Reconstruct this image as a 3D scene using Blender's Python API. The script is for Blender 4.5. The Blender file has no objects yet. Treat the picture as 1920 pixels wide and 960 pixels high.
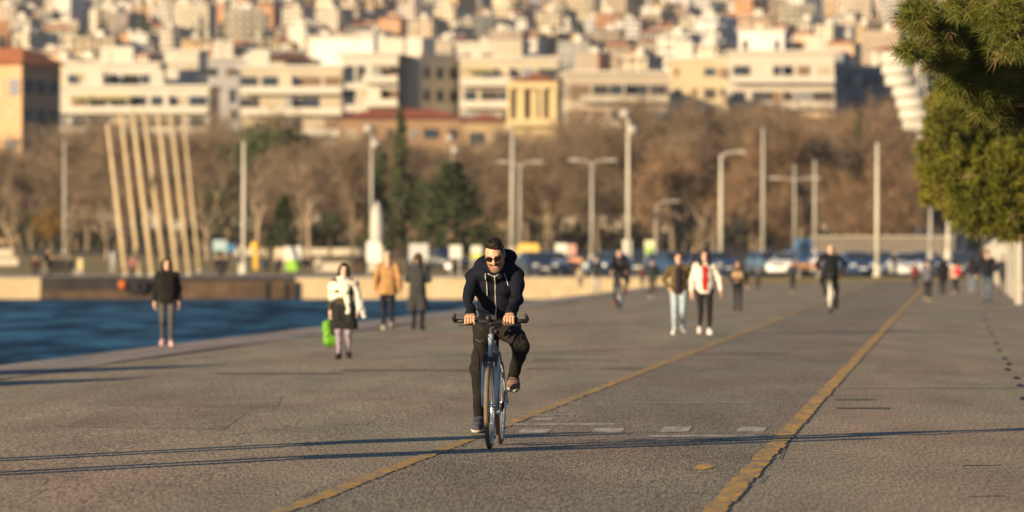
import bpy, math, random
import numpy as np
from mathutils import Vector, Matrix
from mathutils.bvhtree import BVHTree
R = math.radians
random.seed(7)
rng = np.random.default_rng(7)
scene = bpy.context.scene
col = scene.collection

# ------------------------------------------------------------------ camera
FPX, HOR, CAMH = 10667.0, 467.0, 1.6
cam_d = bpy.data.cameras.new('camera'); cam = bpy.data.objects.new('camera', cam_d); col.objects.link(cam)
cam.location = (0, 0, CAMH)
cam.rotation_euler = (R(90) - math.atan((480 - HOR) / FPX), 0, 0)
cam_d.sensor_width = 36; cam_d.lens = 200
cam_d.clip_start = 1; cam_d.clip_end = 20000
cam_d.dof.use_dof = True; cam_d.dof.focus_distance = 45.6; cam_d.dof.aperture_fstop = 2.8
cam_d.dof.aperture_blades = 9
scene.camera = cam

# ------------------------------------------------------------------ world, sun, exposure
SUN_EL, SUN_AZ = R(11.5), R(225)
w = bpy.data.worlds.new('World'); scene.world = w; w.use_nodes = True
nt = w.node_tree
sky = nt.nodes.new('ShaderNodeTexSky'); sky.sky_type = 'NISHITA'; sky.sun_disc = False
sky.sun_elevation = SUN_EL; sky.sun_rotation = SUN_AZ; sky.air_density = 1.0; sky.dust_density = 0.3; sky.ozone_density = 5.0
bg = nt.nodes['Background']; bg.inputs['Strength'].default_value = 0.06
nt.links.new(sky.outputs[0], bg.inputs[0])
sl = bpy.data.lights.new('sun', 'SUN'); sl.energy = 5.0; sl.angle = R(0.5); sl.color = (1.0, 0.78, 0.49)
so = bpy.data.objects.new('sun', sl); col.objects.link(so)
ldir = Vector((math.cos(SUN_EL) * .7071, math.cos(SUN_EL) * .7071, -math.sin(SUN_EL)))
so.rotation_euler = ldir.to_track_quat('-Z', 'Y').to_euler(); so.location = (-40, 0, 60)
scene.view_settings.view_transform = 'Standard'; scene.view_settings.look = 'None'
scene.view_settings.gamma = 1; scene.view_settings.use_curve_mapping = False
scene.view_settings.exposure = 0.88
scene.render.engine = 'CYCLES'
scene.cycles.max_bounces = 6; scene.cycles.diffuse_bounces = 3; scene.cycles.transparent_max_bounces = 6

# ------------------------------------------------------------------ placement helpers
SL = 0.0786                      # the lanes run to a vanishing point right of centre
def lane_u(x, y): return x - SL * y
def prom_z(x, y):
    u = lane_u(x, y); return -0.02 * max(0.0, -5 - u)
def P(px, py):                   # a spot on the promenade seen at a place of the photograph
    z = 0.0
    for _ in range(6):
        d = (CAMH - z) * FPX / (py - HOR); x = (px - 960) * d / FPX; z = prom_z(x, d)
    return Vector((x, d, z))
def W(px, py, d): return Vector(((px - 960) * d / FPX, d, CAMH - (py - HOR) * d / FPX))
_TD = [(0, 0), (330, -.05), (362, 0), (450, 1.15), (650, 1.8), (900, 6), (1200, 20), (1600, 46), (2000, 72), (2500, 103), (3000, 133), (3600, 170), (4500, 225), (6000, 280), (9000, 300)]
def terr(d): return float(np.interp(d, [a for a, _ in _TD], [b for _, b in _TD]))

# ------------------------------------------------------------------ object helpers
def tag(o, label=None, cat=None, group=None, kind=None):
    if label: o['label'] = label
    if cat: o['category'] = cat
    if group: o['group'] = group
    if kind: o['kind'] = kind
    return o
def thing(name, label, cat, loc=(0, 0, 0), rz=0, group=None, scale=1):
    o = bpy.data.objects.new(name, None); col.objects.link(o)
    o.location = loc; o.rotation_euler = (0, 0, rz); o.scale = (scale,) * 3; o.empty_display_size = .2
    return tag(o, label, cat, group)
def link(name, me, parent=None):
    o = bpy.data.objects.new(name, me); col.objects.link(o)
    if parent is not None: o.parent = parent
    return o
def copy_tree(o, parent=None):
    c = o.copy(); col.objects.link(c)
    if parent is not None: c.parent = parent
    for ch in o.children: copy_tree(ch, c)
    return c
class MB:
    def __init__(s): s.v = []; s.f = []; s.m = []
    def add(s, vs, fs, mi=0):
        n = len(s.v); s.v.extend([tuple(p) for p in vs]); s.f.extend([tuple(i + n for i in f) for f in fs]); s.m.extend([mi] * len(fs)); return s
    def box(s, c, size, rz=0, mi=0, taper=1):
        hx, hy, hz = size[0] / 2, size[1] / 2, size[2] / 2; ca, sa = math.cos(rz), math.sin(rz); vs = []
        for z in (-hz, hz):
            t = 1 if z < 0 else taper
            for x, y in ((-hx, -hy), (hx, -hy), (hx, hy), (-hx, hy)):
                x *= t; y *= t
                vs.append((c[0] + x * ca - y * sa, c[1] + x * sa + y * ca, c[2] + z))
        return s.add(vs, [(3, 2, 1, 0), (4, 5, 6, 7), (0, 1, 5, 4), (1, 2, 6, 5), (2, 3, 7, 6), (3, 0, 4, 7)], mi)
    def tube(s, pts, r, n=8, mi=0, cap=True, closed=False):
        pts = [Vector(p) for p in pts]; k = len(pts)
        rs = r if isinstance(r, (list, tuple)) else [r] * k
        vs = []; prev = None
        for i, p in enumerate(pts):
            if closed: t = pts[(i + 1) % k] - pts[i - 1]
            else: t = pts[min(i + 1, k - 1)] - pts[max(i - 1, 0)]
            if t.length < 1e-9: t = Vector((0, 0, 1))
            t.normalize()
            if prev is None:
                a = Vector((0, 0, 1)) if abs(t.z) < .9 else Vector((1, 0, 0))
                b = t.cross(a).normalized()
            else:
                b = (prev - t * prev.dot(t)); b = b.normalized() if b.length > 1e-6 else t.orthogonal().normalized()
            prev = b; c = t.cross(b)
            for j in range(n):
                an = 2 * math.pi * j / n
                vs.append(p + b * (math.cos(an) * rs[i]) + c * (math.sin(an) * rs[i]))
        fs = []
        for i in range(k if closed else k - 1):
            i2 = (i + 1) % k
            for j in range(n):
                j2 = (j + 1) % n
                fs.append((i * n + j, i * n + j2, i2 * n + j2, i2 * n + j))
        if cap and not closed: fs += [tuple(range(n))[::-1], tuple((k - 1) * n + j for j in range(n))]
        return s.add(vs, fs, mi)
    def lathe(s, prof, n=16, mi=0, c=(0, 0, 0)):   # prof: (radius, z)
        vs = []
        for r, z in prof:
            for j in range(n):
                a = 2 * math.pi * j / n; vs.append((c[0] + r * math.cos(a), c[1] + r * math.sin(a), c[2] + z))
        fs = [(i * n + j, i * n + (j + 1) % n, (i + 1) * n + (j + 1) % n, (i + 1) * n + j) for i in range(len(prof) - 1) for j in range(n)]
        fs += [tuple(range(n))[::-1], tuple((len(prof) - 1) * n + j for j in range(n))]
        return s.add(vs, fs, mi)
    def mesh(s, name, mats, smooth=False):
        me = bpy.data.meshes.new(name); me.from_pydata(s.v, [], s.f)
        for m in (mats if isinstance(mats, (list, tuple)) else [mats]): me.materials.append(m)
        if any(s.m): me.polygons.foreach_set('material_index', s.m)
        if smooth: me.polygons.foreach_set('use_smooth', [True] * len(me.polygons))
        me.update(); return me
    def build(s, name, mats, parent=None, smooth=False): return link(name, s.mesh(name, mats, smooth), parent)

# ------------------------------------------------------------------ materials
def mat(name, c, rough=.75, var=.12, scale=4.0, bump=0.0, bscale=60.0, metal=0.0, spec=.3, attr=None, objcol=False, c2=None, gen=False):
    m = bpy.data.materials.new(name); m.use_nodes = True
    nt = m.node_tree; N = nt.nodes; L = nt.links; b = N['Principled BSDF']
    b.inputs['Roughness'].default_value = rough; b.inputs['Metallic'].default_value = metal
    b.inputs['Specular IOR Level'].default_value = spec
    tc = N.new('ShaderNodeTexCoord')
    nz = N.new('ShaderNodeTexNoise'); nz.inputs['Scale'].default_value = scale; nz.inputs['Detail'].default_value = 5; nz.inputs['Roughness'].default_value = .6
    L.new(tc.outputs['Object'], nz.inputs['Vector'])
    base = None
    if attr:
        a = N.new('ShaderNodeVertexColor'); a.layer_name = attr; base = a.outputs['Color']
    elif objcol:
        a = N.new('ShaderNodeObjectInfo'); base = a.outputs['Color']
    mr = N.new('ShaderNodeMapRange'); mr.inputs['From Min'].default_value = .3; mr.inputs['From Max'].default_value = .7
    L.new(nz.outputs['Fac'], mr.inputs['Value'])
    if c2 is not None and base is None:
        mx = N.new('ShaderNodeMix'); mx.data_type = 'RGBA'
        mx.inputs['A'].default_value = (*c, 1); mx.inputs['B'].default_value = (*c2, 1)
        L.new(mr.outputs[0], mx.inputs['Factor']); L.new(mx.outputs['Result'], b.inputs['Base Color'])
    else:
        mr.inputs['To Min'].default_value = 1 - var; mr.inputs['To Max'].default_value = 1 + var
        mx = N.new('ShaderNodeMix'); mx.data_type = 'RGBA'; mx.blend_type = 'MULTIPLY'; mx.inputs['Factor'].default_value = 1
        if base is None: mx.inputs['A'].default_value = (*c, 1)
        else: L.new(base, mx.inputs['A'])
        L.new(mr.outputs[0], mx.inputs['B']); L.new(mx.outputs['Result'], b.inputs['Base Color'])
    if bump:
        n2 = N.new('ShaderNodeTexNoise'); n2.inputs['Scale'].default_value = bscale; n2.inputs['Detail'].default_value = 3
        L.new(tc.outputs['Object'], n2.inputs['Vector'])
        bp = N.new('ShaderNodeBump'); bp.inputs['Strength'].default_value = bump; bp.inputs['Distance'].default_value = .01
        L.new(n2.outputs['Fac'], bp.inputs['Height']); L.new(bp.outputs[0], b.inputs['Normal'])
    return m
_mc = {}
def cloth(c, rough=.9, var=.18, scale=9):
    k = ('cloth', c, rough)
    if k not in _mc: _mc[k] = mat('cloth', c, rough, var, scale, .35, 120, spec=.15)
    return _mc[k]
def paint(c, rough=.5, metal=0.0):
    k = ('paint', c, rough, metal)
    if k not in _mc: _mc[k] = mat('paint', c, rough, .1, 3, 0, metal=metal, spec=.4)
    return _mc[k]

def ground_mat(name, ca, cb, grain, along, patches=True, rough=.9):
    """aggregate surface: coarse stone grain (seen at a very flat angle), blotches, hairline joints across the way"""
    m = bpy.data.materials.new(name); m.use_nodes = True
    nt = m.node_tree; N = nt.nodes; L = nt.links; b = N['Principled BSDF']
    b.inputs['Roughness'].default_value = rough; b.inputs['Specular IOR Level'].default_value = .25
    tc = N.new('ShaderNodeTexCoord')
    mp = N.new('ShaderNodeMapping'); mp.inputs['Scale'].default_value = (grain, grain / along, grain); L.new(tc.outputs['Object'], mp.inputs['Vector'])
    vz = N.new('ShaderNodeTexNoise'); vz.inputs['Scale'].default_value = 1; vz.inputs['Detail'].default_value = 2.5; vz.inputs['Roughness'].default_value = .75
    L.new(mp.outputs[0], vz.inputs['Vector'])
    gr = N.new('ShaderNodeMapRange'); gr.inputs['From Min'].default_value = .36; gr.inputs['From Max'].default_value = .66
    L.new(vz.outputs['Fac'], gr.inputs['Value'])
    mx = N.new('ShaderNodeMix'); mx.data_type = 'RGBA'; mx.inputs['A'].default_value = (*ca, 1); mx.inputs['B'].default_value = (*cb, 1)
    L.new(gr.outputs[0], mx.inputs['Factor'])
    # blotches a few metres long
    mp2 = N.new('ShaderNodeMapping'); mp2.inputs['Scale'].default_value = (.9, .14, 1); L.new(tc.outputs['Object'], mp2.inputs['Vector'])
    n2 = N.new('ShaderNodeTexNoise'); n2.inputs['Scale'].default_value = 1; n2.inputs['Detail'].default_value = 6; n2.inputs['Roughness'].default_value = .62
    L.new(mp2.outputs[0], n2.inputs['Vector'])
    m2 = N.new('ShaderNodeMapRange'); m2.inputs['From Min'].default_value = .3; m2.inputs['From Max'].default_value = .7; m2.inputs['To Min'].default_value = .80; m2.inputs['To Max'].default_value = 1.30
    L.new(n2.outputs['Fac'], m2.inputs['Value'])
    mm = N.new('ShaderNodeMix'); mm.data_type = 'RGBA'; mm.blend_type = 'MULTIPLY'; mm.inputs['Factor'].default_value = 1
    L.new(mx.outputs['Result'], mm.inputs['A']); L.new(m2.outputs[0], mm.inputs['B'])
    # rusty and greenish tints
    n3 = N.new('ShaderNodeTexNoise'); n3.inputs['Scale'].default_value = .45; n3.inputs['Detail'].default_value = 4
    L.new(mp2.outputs[0], n3.inputs['Vector'])
    cr = N.new('ShaderNodeValToRGB'); e = cr.color_ramp.elements
    e[0].position = .38; e[0].color = (.94, 1.0, .93, 1); e[1].position = .62; e[1].color = (1.08, .96, .92, 1)
    L.new(n3.outputs['Fac'], cr.inputs[0])
    m4 = N.new('ShaderNodeMix'); m4.data_type = 'RGBA'; m4.blend_type = 'MULTIPLY'; m4.inputs['Factor'].default_value = 1
    L.new(mm.outputs['Result'], m4.inputs['A']); L.new(cr.outputs[0], m4.inputs['B'])
    # joints across the way: thin dark and pale seams every few metres, broken up by noise
    sx = N.new('ShaderNodeSeparateXYZ'); L.new(tc.outputs['Object'], sx.inputs[0])
    wv = N.new('ShaderNodeMath'); wv.operation = 'PINGPONG'; wv.inputs[1].default_value = 3.1; L.new(sx.outputs['Y'], wv.inputs[0])
    ls = N.new('ShaderNodeMath'); ls.operation = 'LESS_THAN'; ls.inputs[1].default_value = .07; L.new(wv.outputs[0], ls.inputs[0])
    n5 = N.new('ShaderNodeTexNoise'); n5.inputs['Scale'].default_value = .35; n5.inputs['Detail'].default_value = 3; L.new(tc.outputs['Object'], n5.inputs['Vector'])
    r5 = N.new('ShaderNodeMapRange'); r5.inputs['From Min'].default_value = .5; r5.inputs['From Max'].default_value = .62; r5.inputs['To Max'].default_value = .55; L.new(n5.outputs['Fac'], r5.inputs['Value'])
    fl = N.new('ShaderNodeMath'); fl.operation = 'MULTIPLY'; L.new(ls.outputs[0], fl.inputs[0]); L.new(r5.outputs[0], fl.inputs[1])
    m6 = N.new('ShaderNodeMix'); m6.data_type = 'RGBA'; m6.inputs['B'].default_value = (ca[0] * .45, ca[1] * .42, ca[2] * .4, 1)
    L.new(fl.outputs[0], m6.inputs['Factor']); L.new(m4.outputs['Result'], m6.inputs['A'])
    L.new(m6.outputs['Result'], b.inputs['Base Color'])
    bp = N.new('ShaderNodeBump'); bp.inputs['Strength'].default_value = .5; bp.inputs['Distance'].default_value = .006
    L.new(vz.outputs['Fac'], bp.inputs['Height']); L.new(bp.outputs[0], b.inputs['Normal'])
    return m

M_asph = ground_mat('asphalt', (.108, .087, .060), (.535, .435, .30), 64, 18)
M_lane = ground_mat('bike_lane_asphalt', (.088, .071, .053), (.435, .355, .255), 64, 18)
M_apron = ground_mat('apron_concrete', (.24, .205, .18), (.36, .31, .27), 14, 5)

# ------------------------------------------------------------------ setting: promenade, lane, paint
def strip(name, us, y0, y1, m, dz=0.0, step=10.0, kind='structure', side=None):
    mb = MB(); ys = np.arange(y0, y1 + .01, step)
    n = len(us)
    vs = [(u + SL * y, y, prom_z(u + SL * y, y) + dz) for y in ys for u in us]
    fs = [(i * n + j, i * n + j + 1, (i + 1) * n + j + 1, (i + 1) * n + j) for i in range(len(ys) - 1) for j in range(n - 1)]
    mb.add(vs, fs)
    o = mb.build(name, m); o['kind'] = kind; return o
EDGE, END = -14.8, 330.0
strip('promenade', (EDGE, -13.0, -9, -5, -2, 2, 8, 30, 300), -120, 330, M_asph)
strip('sea_edge_pavement', (EDGE, -13.9, -13.05), -120, 330, M_apron, .004)
strip('bike_lane', (-4.16, -2.8, -1.54), -120, 330, M_lane, .003)
# crack along the inner edge of the pavement strip
mb = MB(); rr = random.Random(3)
vs = []; fs = []
ys = np.arange(40, 250, 2.0)
for y in ys:
    uu = -13.0 + .14 * math.sin(y * .11) + rr.uniform(-.05, .05); wd = max(.02, .07 + .07 * math.sin(y * .21))
    for q in (-wd, wd):
        x = uu + q + SL * y; vs.append((x, y, prom_z(x, y) + .009))
fs = [(2 * i, 2 * i + 1, 2 * i + 3, 2 * i + 2) for i in range(len(ys) - 1)]
mb.add(vs, fs); mb.build('pavement_joint', mat('joint_dirt', (.05, .043, .037), .95, .3, 2))['kind'] = 'structure'

def worn_paint(name, c, under, thr=.46, sc=(5, 1.2, 1)):
    m = bpy.data.materials.new(name); m.use_nodes = True
    nt = m.node_tree; N = nt.nodes; L = nt.links; b = N['Principled BSDF']; b.inputs['Roughness'].default_value = .8; b.inputs['Specular IOR Level'].default_value = .2
    tc = N.new('ShaderNodeTexCoord'); mp = N.new('ShaderNodeMapping'); mp.inputs['Scale'].default_value = sc; L.new(tc.outputs['Object'], mp.inputs[0])
    n1 = N.new('ShaderNodeTexNoise'); n1.inputs['Scale'].default_value = 1; n1.inputs['Detail'].default_value = 8; n1.inputs['Roughness'].default_value = .75; L.new(mp.outputs[0], n1.inputs['Vector'])
    mr = N.new('ShaderNodeMapRange'); mr.inputs['From Min'].default_value = thr - .07; mr.inputs['From Max'].default_value = thr + .07; L.new(n1.outputs['Fac'], mr.inputs['Value'])
    mx = N.new('ShaderNodeMix'); mx.data_type = 'RGBA'; mx.inputs['A'].default_value = (*under, 1); mx.inputs['B'].default_value = (*c, 1)
    L.new(mr.outputs[0], mx.inputs['Factor']); L.new(mx.outputs['Result'], b.inputs['Base Color'])
    return m
M_yel = worn_paint('yellow_line_paint', (.70, .40, .075), (.30, .23, .155), .495, (7, 1.6, 1))
M_yel2 = worn_paint('yellow_line_paint_faint', (.62, .36, .075), (.30, .24, .17), .505, (7, 1.6, 1))
def yellow_line(u0, wd, m, ridged):
    """painted band; where ridged, thick transverse bars of thermoplastic that the low sun picks out"""
    mb = MB(); rr = random.Random(int(u0 * 100))
    y = 20.0
    while y < 300:
        step = .42 if y < 130 else 6.0
        seg = step * (.93 if y < 130 else 1.0)
        j = rr.uniform(-.012, .012); a0, a1 = u0 - wd / 2 + j + rr.uniform(-.008, .008), u0 + wd / 2 + j + rr.uniform(-.008, .008)
        if y < 130 and ridged:
            h = .001 + rr.uniform(0, .0035)
            prof = [(0, .0), (.09, h), (.30, h * .9), (seg, .0)]
            vs = []
            for dy, hz in prof:
                for a in (a0, a1):
                    x = a + SL * (y + dy); vs.append((x, y + dy, prom_z(x, y + dy) + .0055 + hz))
            mb.add(vs, [(2 * i, 2 * i + 1, 2 * i + 3, 2 * i + 2) for i in range(3)])
        else:
            vs = [(a + SL * yy, yy, .006 + prom_z(a + SL * yy, yy)) for yy in (y, y + seg) for a in (a0, a1)]
            mb.add(vs, [(0, 1, 3, 2)])
        y += step
    o = mb.build('yellow_lane_line', m); o['kind'] = 'structure'; return o
yellow_line(-1.495, .150, M_yel, True)
yellow_line(-4.115, .128, M_yel2, True)
M_wh = worn_paint('white_marking_paint', (.56, .49, .41), (.31, .26, .21), .47, (9, 1.5, 1))
M_wh2 = worn_paint('faded_white_paint', (.44, .38, .31), (.31, .26, .21), .5, (6, 1.2, 1))
M_gap = mat('expansion_joint', (.10, .082, .068), .95, .2, 3)
M_patch = ground_mat('patched_asphalt', (.094, .076, .054), (.47, .38, .27), 70, 18)
def ground_quad(name, pts, m, dz=.006):
    vs = []
    for px, py in pts:
        p = P(px, py); vs.append((p.x, p.y, p.z + dz))
    o = MB().add(vs, [tuple(range(len(pts)))]).build(name, m); o['kind'] = 'structure'; return o
for x, y, ww, hh in ((1002, 809, 56, 7), (1140, 808, 56, 8), (1268, 806, 52, 9), (1410, 806, 52, 9), (1020, 787, 34, 4)):
    ground_quad('crossing_dash', [(x - ww / 2 - 4, y + hh / 2), (x + ww / 2 - 4, y + hh / 2), (x + ww / 2 + 4, y - hh / 2), (x - ww / 2 + 4, y - hh / 2)], M_wh)
for x0, x1, y, hh, m in ((948, 1152, 797, 3.0, M_wh), (1215, 1448, 819, 3.2, M_wh), (1000, 1078, 779.5, 2.4, M_wh2), (1040, 1105, 757, 2, M_wh2), (1185, 1420, 756, 2, M_wh2),
                         (1575, 1905, 728, 1.8, M_wh2), (1250, 1420, 671, 1.6, M_wh2), (1800, 1872, 873, 1.8, M_wh2), (1810, 1880, 931, 1.8, M_wh2), (1000, 1230, 672, 1.4, M_wh2)):
    ground_quad('painted_seam', [(x0, y + hh / 2), (x1, y + hh / 2 - 1), (x1, y - hh / 2 - 1), (x0, y - hh / 2)], m)
for x0, x1, y, hh in ((1568, 1668, 766, 2.2), (1565, 1640, 750, 1.4), (640, 880, 695, 1.7), (985, 1205, 692, 1.5), (400, 640, 701, 1.6), (1290, 1480, 664, 1.5), (1000, 1160, 676, 1.3)):
    ground_quad('expansion_seam', [(x0, y + hh / 2), (x1, y + hh / 2), (x1, y - hh / 2), (x0, y - hh / 2)], M_gap, .006)
# straight saw cuts beside the yellow lines
for a, b in (((552, 940), (594, 921)), ((1462, 862), (1476, 830)), ((1422, 908), (1438, 892)), ((1508, 797), (1520, 784))):
    ground_quad('saw_cut', [(a[0] - 1.3, a[1]), (a[0] + 1.3, a[1]), (b[0] + 1.3, b[1]), (b[0] - 1.3, b[1])], M_gap, .006)
for pts in ([(120, 800), (420, 806), (460, 776), (180, 771)], [(1000, 735), (1150, 737), (1190, 722), (1050, 720)], [(560, 930), (760, 950), (800, 905), (640, 896)], [(1640, 700), (1800, 702), (1790, 684), (1650, 683)], [(150, 760), (520, 764), (530, 742), (200, 738)]):
    ground_quad('repair_patch', pts, M_patch, .0025)
ground_quad('yellow_patch', [(1300, 880), (1322, 882), (1345, 874), (1325, 870), (1308, 872)], M_yel)
M_hole = mat('dark_grate', (.012, .013, .016), .6, .2, 8)
for i, (x, y) in enumerate(((1917, 748), (1911, 723), (1904, 709), (1890, 683), (1888, 693), (1882, 672), (1872, 657), (1866, 643), (1858, 625), (1852, 612), (1846, 600), (1842, 590))):
    s = (y - HOR) / 250
    ground_quad('drain_slot', [(x - 5 * s, y + 2 * s), (x + 6 * s, y + 3.0 * s), (x + 7 * s, y - 1 * s), (x - 1 * s, y - 3.2 * s)], M_hole)

# ------------------------------------------------------------------ planting bed on the right, sea, quay, land
M_soil = mat('soil_and_dry_grass', (.09, .075, .045), .95, .3, 1.5, c2=(.15, .14, .06))
mb = MB(); 
for y0, y1 in ((-120, 285),):
    for u0, u1, z0, z1 in ((2.6, 2.6, -.02, .12), (2.6, 2.75, .12, .12)): mb.add([(u0 + SL * y0, y0, z0), (u0 + SL * y1, y1, z0), (u1 + SL * y1, y1, z1), (u1 + SL * y0, y0, z1)], [(0, 1, 2, 3)])
mb.build('kerb', M_apron)['kind'] = 'structure'
MB().add([(2.75 + SL * -120, -120, .10), (2.75 + SL * 285, 285, .10), (120, 285, .10), (120, -120, .10)], [(0, 3, 2, 1)]).build('planting_bed', M_soil)['kind'] = 'structure'

m = bpy.data.materials.new('sea_water'); m.use_nodes = True
nt = m.node_tree; N = nt.nodes; L = nt.links; b = N['Principled BSDF']
N.remove(b); df = N.new('ShaderNodeBsdfDiffuse'); gl = N.new('ShaderNodeBsdfGlossy'); gl.inputs['Roughness'].default_value = .22; ms = N.new('ShaderNodeMixShader'); ms.inputs[0].default_value = .07
L.new(df.outputs[0], ms.inputs[1]); L.new(gl.outputs[0], ms.inputs[2]); L.new(ms.outputs[0], N['Material Output'].inputs['Surface'])
tc = N.new('ShaderNodeTexCoord')
def wnoise(sx, sy, det):
    mp = N.new('ShaderNodeMapping'); mp.inputs['Scale'].default_value = (sx, sy, 1); mp.inputs['Rotation'].default_value = (0, 0, .35); L.new(tc.outputs['Object'], mp.inputs[0])
    n = N.new('ShaderNodeTexNoise'); n.inputs['Scale'].default_value = 1; n.inputs['Detail'].default_value = det; n.inputs['Roughness'].default_value = .62; L.new(mp.outputs[0], n.inputs['Vector']); return n
n1 = wnoise(.55, .18, 6)
bp = N.new('ShaderNodeBump'); bp.inputs['Strength'].default_value = 1.0; bp.inputs['Distance'].default_value = .55
L.new(n1.outputs['Fac'], bp.inputs['Height']); L.new(bp.outputs[0], gl.inputs['Normal'])
n2 = wnoise(.42, .075, 6)
mr = N.new('ShaderNodeMapRange'); mr.inputs['From Min'].default_value = .44; mr.inputs['From Max'].default_value = .60; L.new(n2.outputs['Fac'], mr.inputs['Value'])
mx = N.new('ShaderNodeMix'); mx.data_type = 'RGBA'; mx.inputs['A'].default_value = (.002, .022, .055, 1); mx.inputs['B'].default_value = (.05, .17, .28, 1)
L.new(mr.outputs[0], mx.inputs['Factor']); L.new(mx.outputs['Result'], df.inputs['Color'])
M_sea = m
SEA = -1.3
MB().add([(-400, -150, SEA), (40, -150, SEA), (40, 345, SEA), (-400, 345, SEA)], [(0, 1, 2, 3)]).build('sea', M_sea)['kind'] = 'structure'
M_stone = mat('quay_stone', (.42, .31, .18), .9, .2, .8, .4, 3, c2=(.60, .47, .29))
# sea wall under the promenade edge and quay across the end of the basin
mb = MB(); vs = []
for y in (-120, 330): vs += [(EDGE + SL * y, y, -.2), (EDGE + SL * y, y, -3)]
mb.add(vs, [(0, 1, 3, 2)])
tag(mb.build('sea_wall', M_stone), 'stone sea wall under the water side of the promenade', 'wall')
xe = EDGE + SL * 330
mb = MB().box(((xe - 140) / 2, 330.6, -1.55), (xe + 140, 1.2, 2.97))
tag(mb.build('quay_wall', M_stone), 'sunlit beige stone quay wall along the far side of the water', 'quay wall')
M_lawn = mat('dry_lawn', (.22, .17, .055), .95, .25, .25, c2=(.36, .26, .11))
M_pave = mat('quay_paving', (.40, .34, .27), .9, .15, .3)
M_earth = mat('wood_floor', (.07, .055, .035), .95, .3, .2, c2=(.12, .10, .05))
M_road = mat('road_asphalt', (.07, .066, .063), .9, .2, .5)
M_hill = mat('scrub_and_shade', (.07, .07, .075), .95, .3, .05, c2=(.13, .12, .09))  # grey-blue of the shade between houses is mixed into the scrub colour
def land(name, x0, x1, ds, m, dz=0, nx=2, lift=None):
    mb = MB(); xs = np.linspace(x0, x1, nx)
    vs = [(x, d, (terr(d) + dz) if lift is None else lift) for d in ds for x in xs]; n = nx
    mb.add(vs, [(i * n + j, i * n + j + 1, (i + 1) * n + j + 1, (i + 1) * n + j) for i in range(len(ds) - 1) for j in range(n - 1)])
    o = mb.build(name, m); o['kind'] = 'structure'; return o
land('quay_paving', -200, 12, (331.2, 345, 362), M_pave)
land('lawn', -300, 12, (362, 400, 450), M_lawn)
land('road', 12, 400, (330, 345, 362, 400, 450), M_road)
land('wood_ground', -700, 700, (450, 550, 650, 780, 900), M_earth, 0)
land('hillside', -2500, 2500, (900, 1050, 1200, 1400, 1600, 1800, 2000, 2250, 2500, 2750, 3000, 3300, 3600, 4000, 4500, 6000, 9000), M_hill)
MB().box(((-12 + SL * 294 + 80) / 2, 294, .03), (80 + 12 - SL * 294, 12, .22)).build('grass_verge', mat('verge_grass', (.09, .085, .03), .95, .3, .6, c2=(.16, .12, .05)))['kind'] = 'structure'

# ------------------------------------------------------------------ hillside houses
M_hwall = mat('house_wall', (1, 1, 1), .9, .22, .35, objcol=True)
M_hroof = mat('house_roof_tile', (.36, .13, .06), .9, .25, .5)
M_hflat = mat('house_roof_flat', (.33, .30, .27), .9, .2, .3)
M_glass = mat('window_glass', (.035, .045, .06), .25, .3, .3, spec=.5)
M_white = mat('white_plaster', (.60, .54, .45), .85, .08, .3)
M_dark = mat('plain_dark', (.05, .045, .045), .8, .2, .5)  # flat dark tone; on balcony floors it stands for shade
M_tank = mat('rooftop_tank', (.75, .74, .70), .5, .08, 1)
def facade(mb, p0, p1, z0, z1, nx, nz, rec=.25, seed=0, mw=0, mwin=2):
    """wall with recessed openings between two ground points (outward normal on the right of p0->p1 seen from above)"""
    rr = random.Random(seed)
    p0 = Vector((p0[0], p0[1], 0)); p1 = Vector((p1[0], p1[1], 0)); t = (p1 - p0); Wd = t.length; t.normalize(); nrm = Vector((t.y, -t.x, 0))
    def pt(a, z, q=0): v = p0 + t * a - nrm * q; return (v.x, v.y, z)
    cw, ch = Wd / nx, (z1 - z0) / nz
    for i in range(nx):
        wfr = rr.choice((.42, .5, .62, .8))
        for k in range(nz):
            a0, a1, b0, b1 = i * cw, (i + 1) * cw, z0 + k * ch, z0 + (k + 1) * ch
            f = wfr * .5
            c0, c1 = (a0 + a1) / 2 - cw * f, (a0 + a1) / 2 + cw * f; d0, d1 = b0 + ch * .28, b0 + ch * .80
            o = [pt(a0, b0), pt(a1, b0), pt(a1, b1), pt(a0, b1)]; n = [pt(c0, d0), pt(c1, d0), pt(c1, d1), pt(c0, d1)]; r = [pt(c0, d0, rec), pt(c1, d0, rec), pt(c1, d1, rec), pt(c0, d1, rec)]
            fs = [(j, (j + 1) % 4, 4 + (j + 1) % 4, 4 + j) for j in range(4)] + [(4 + j, 4 + (j + 1) % 4, 8 + (j + 1) % 4, 8 + j) for j in range(4)]
            mb.add(o + n + r, fs, mw); mb.add(r, [(0, 1, 2, 3)], mwin)
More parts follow.
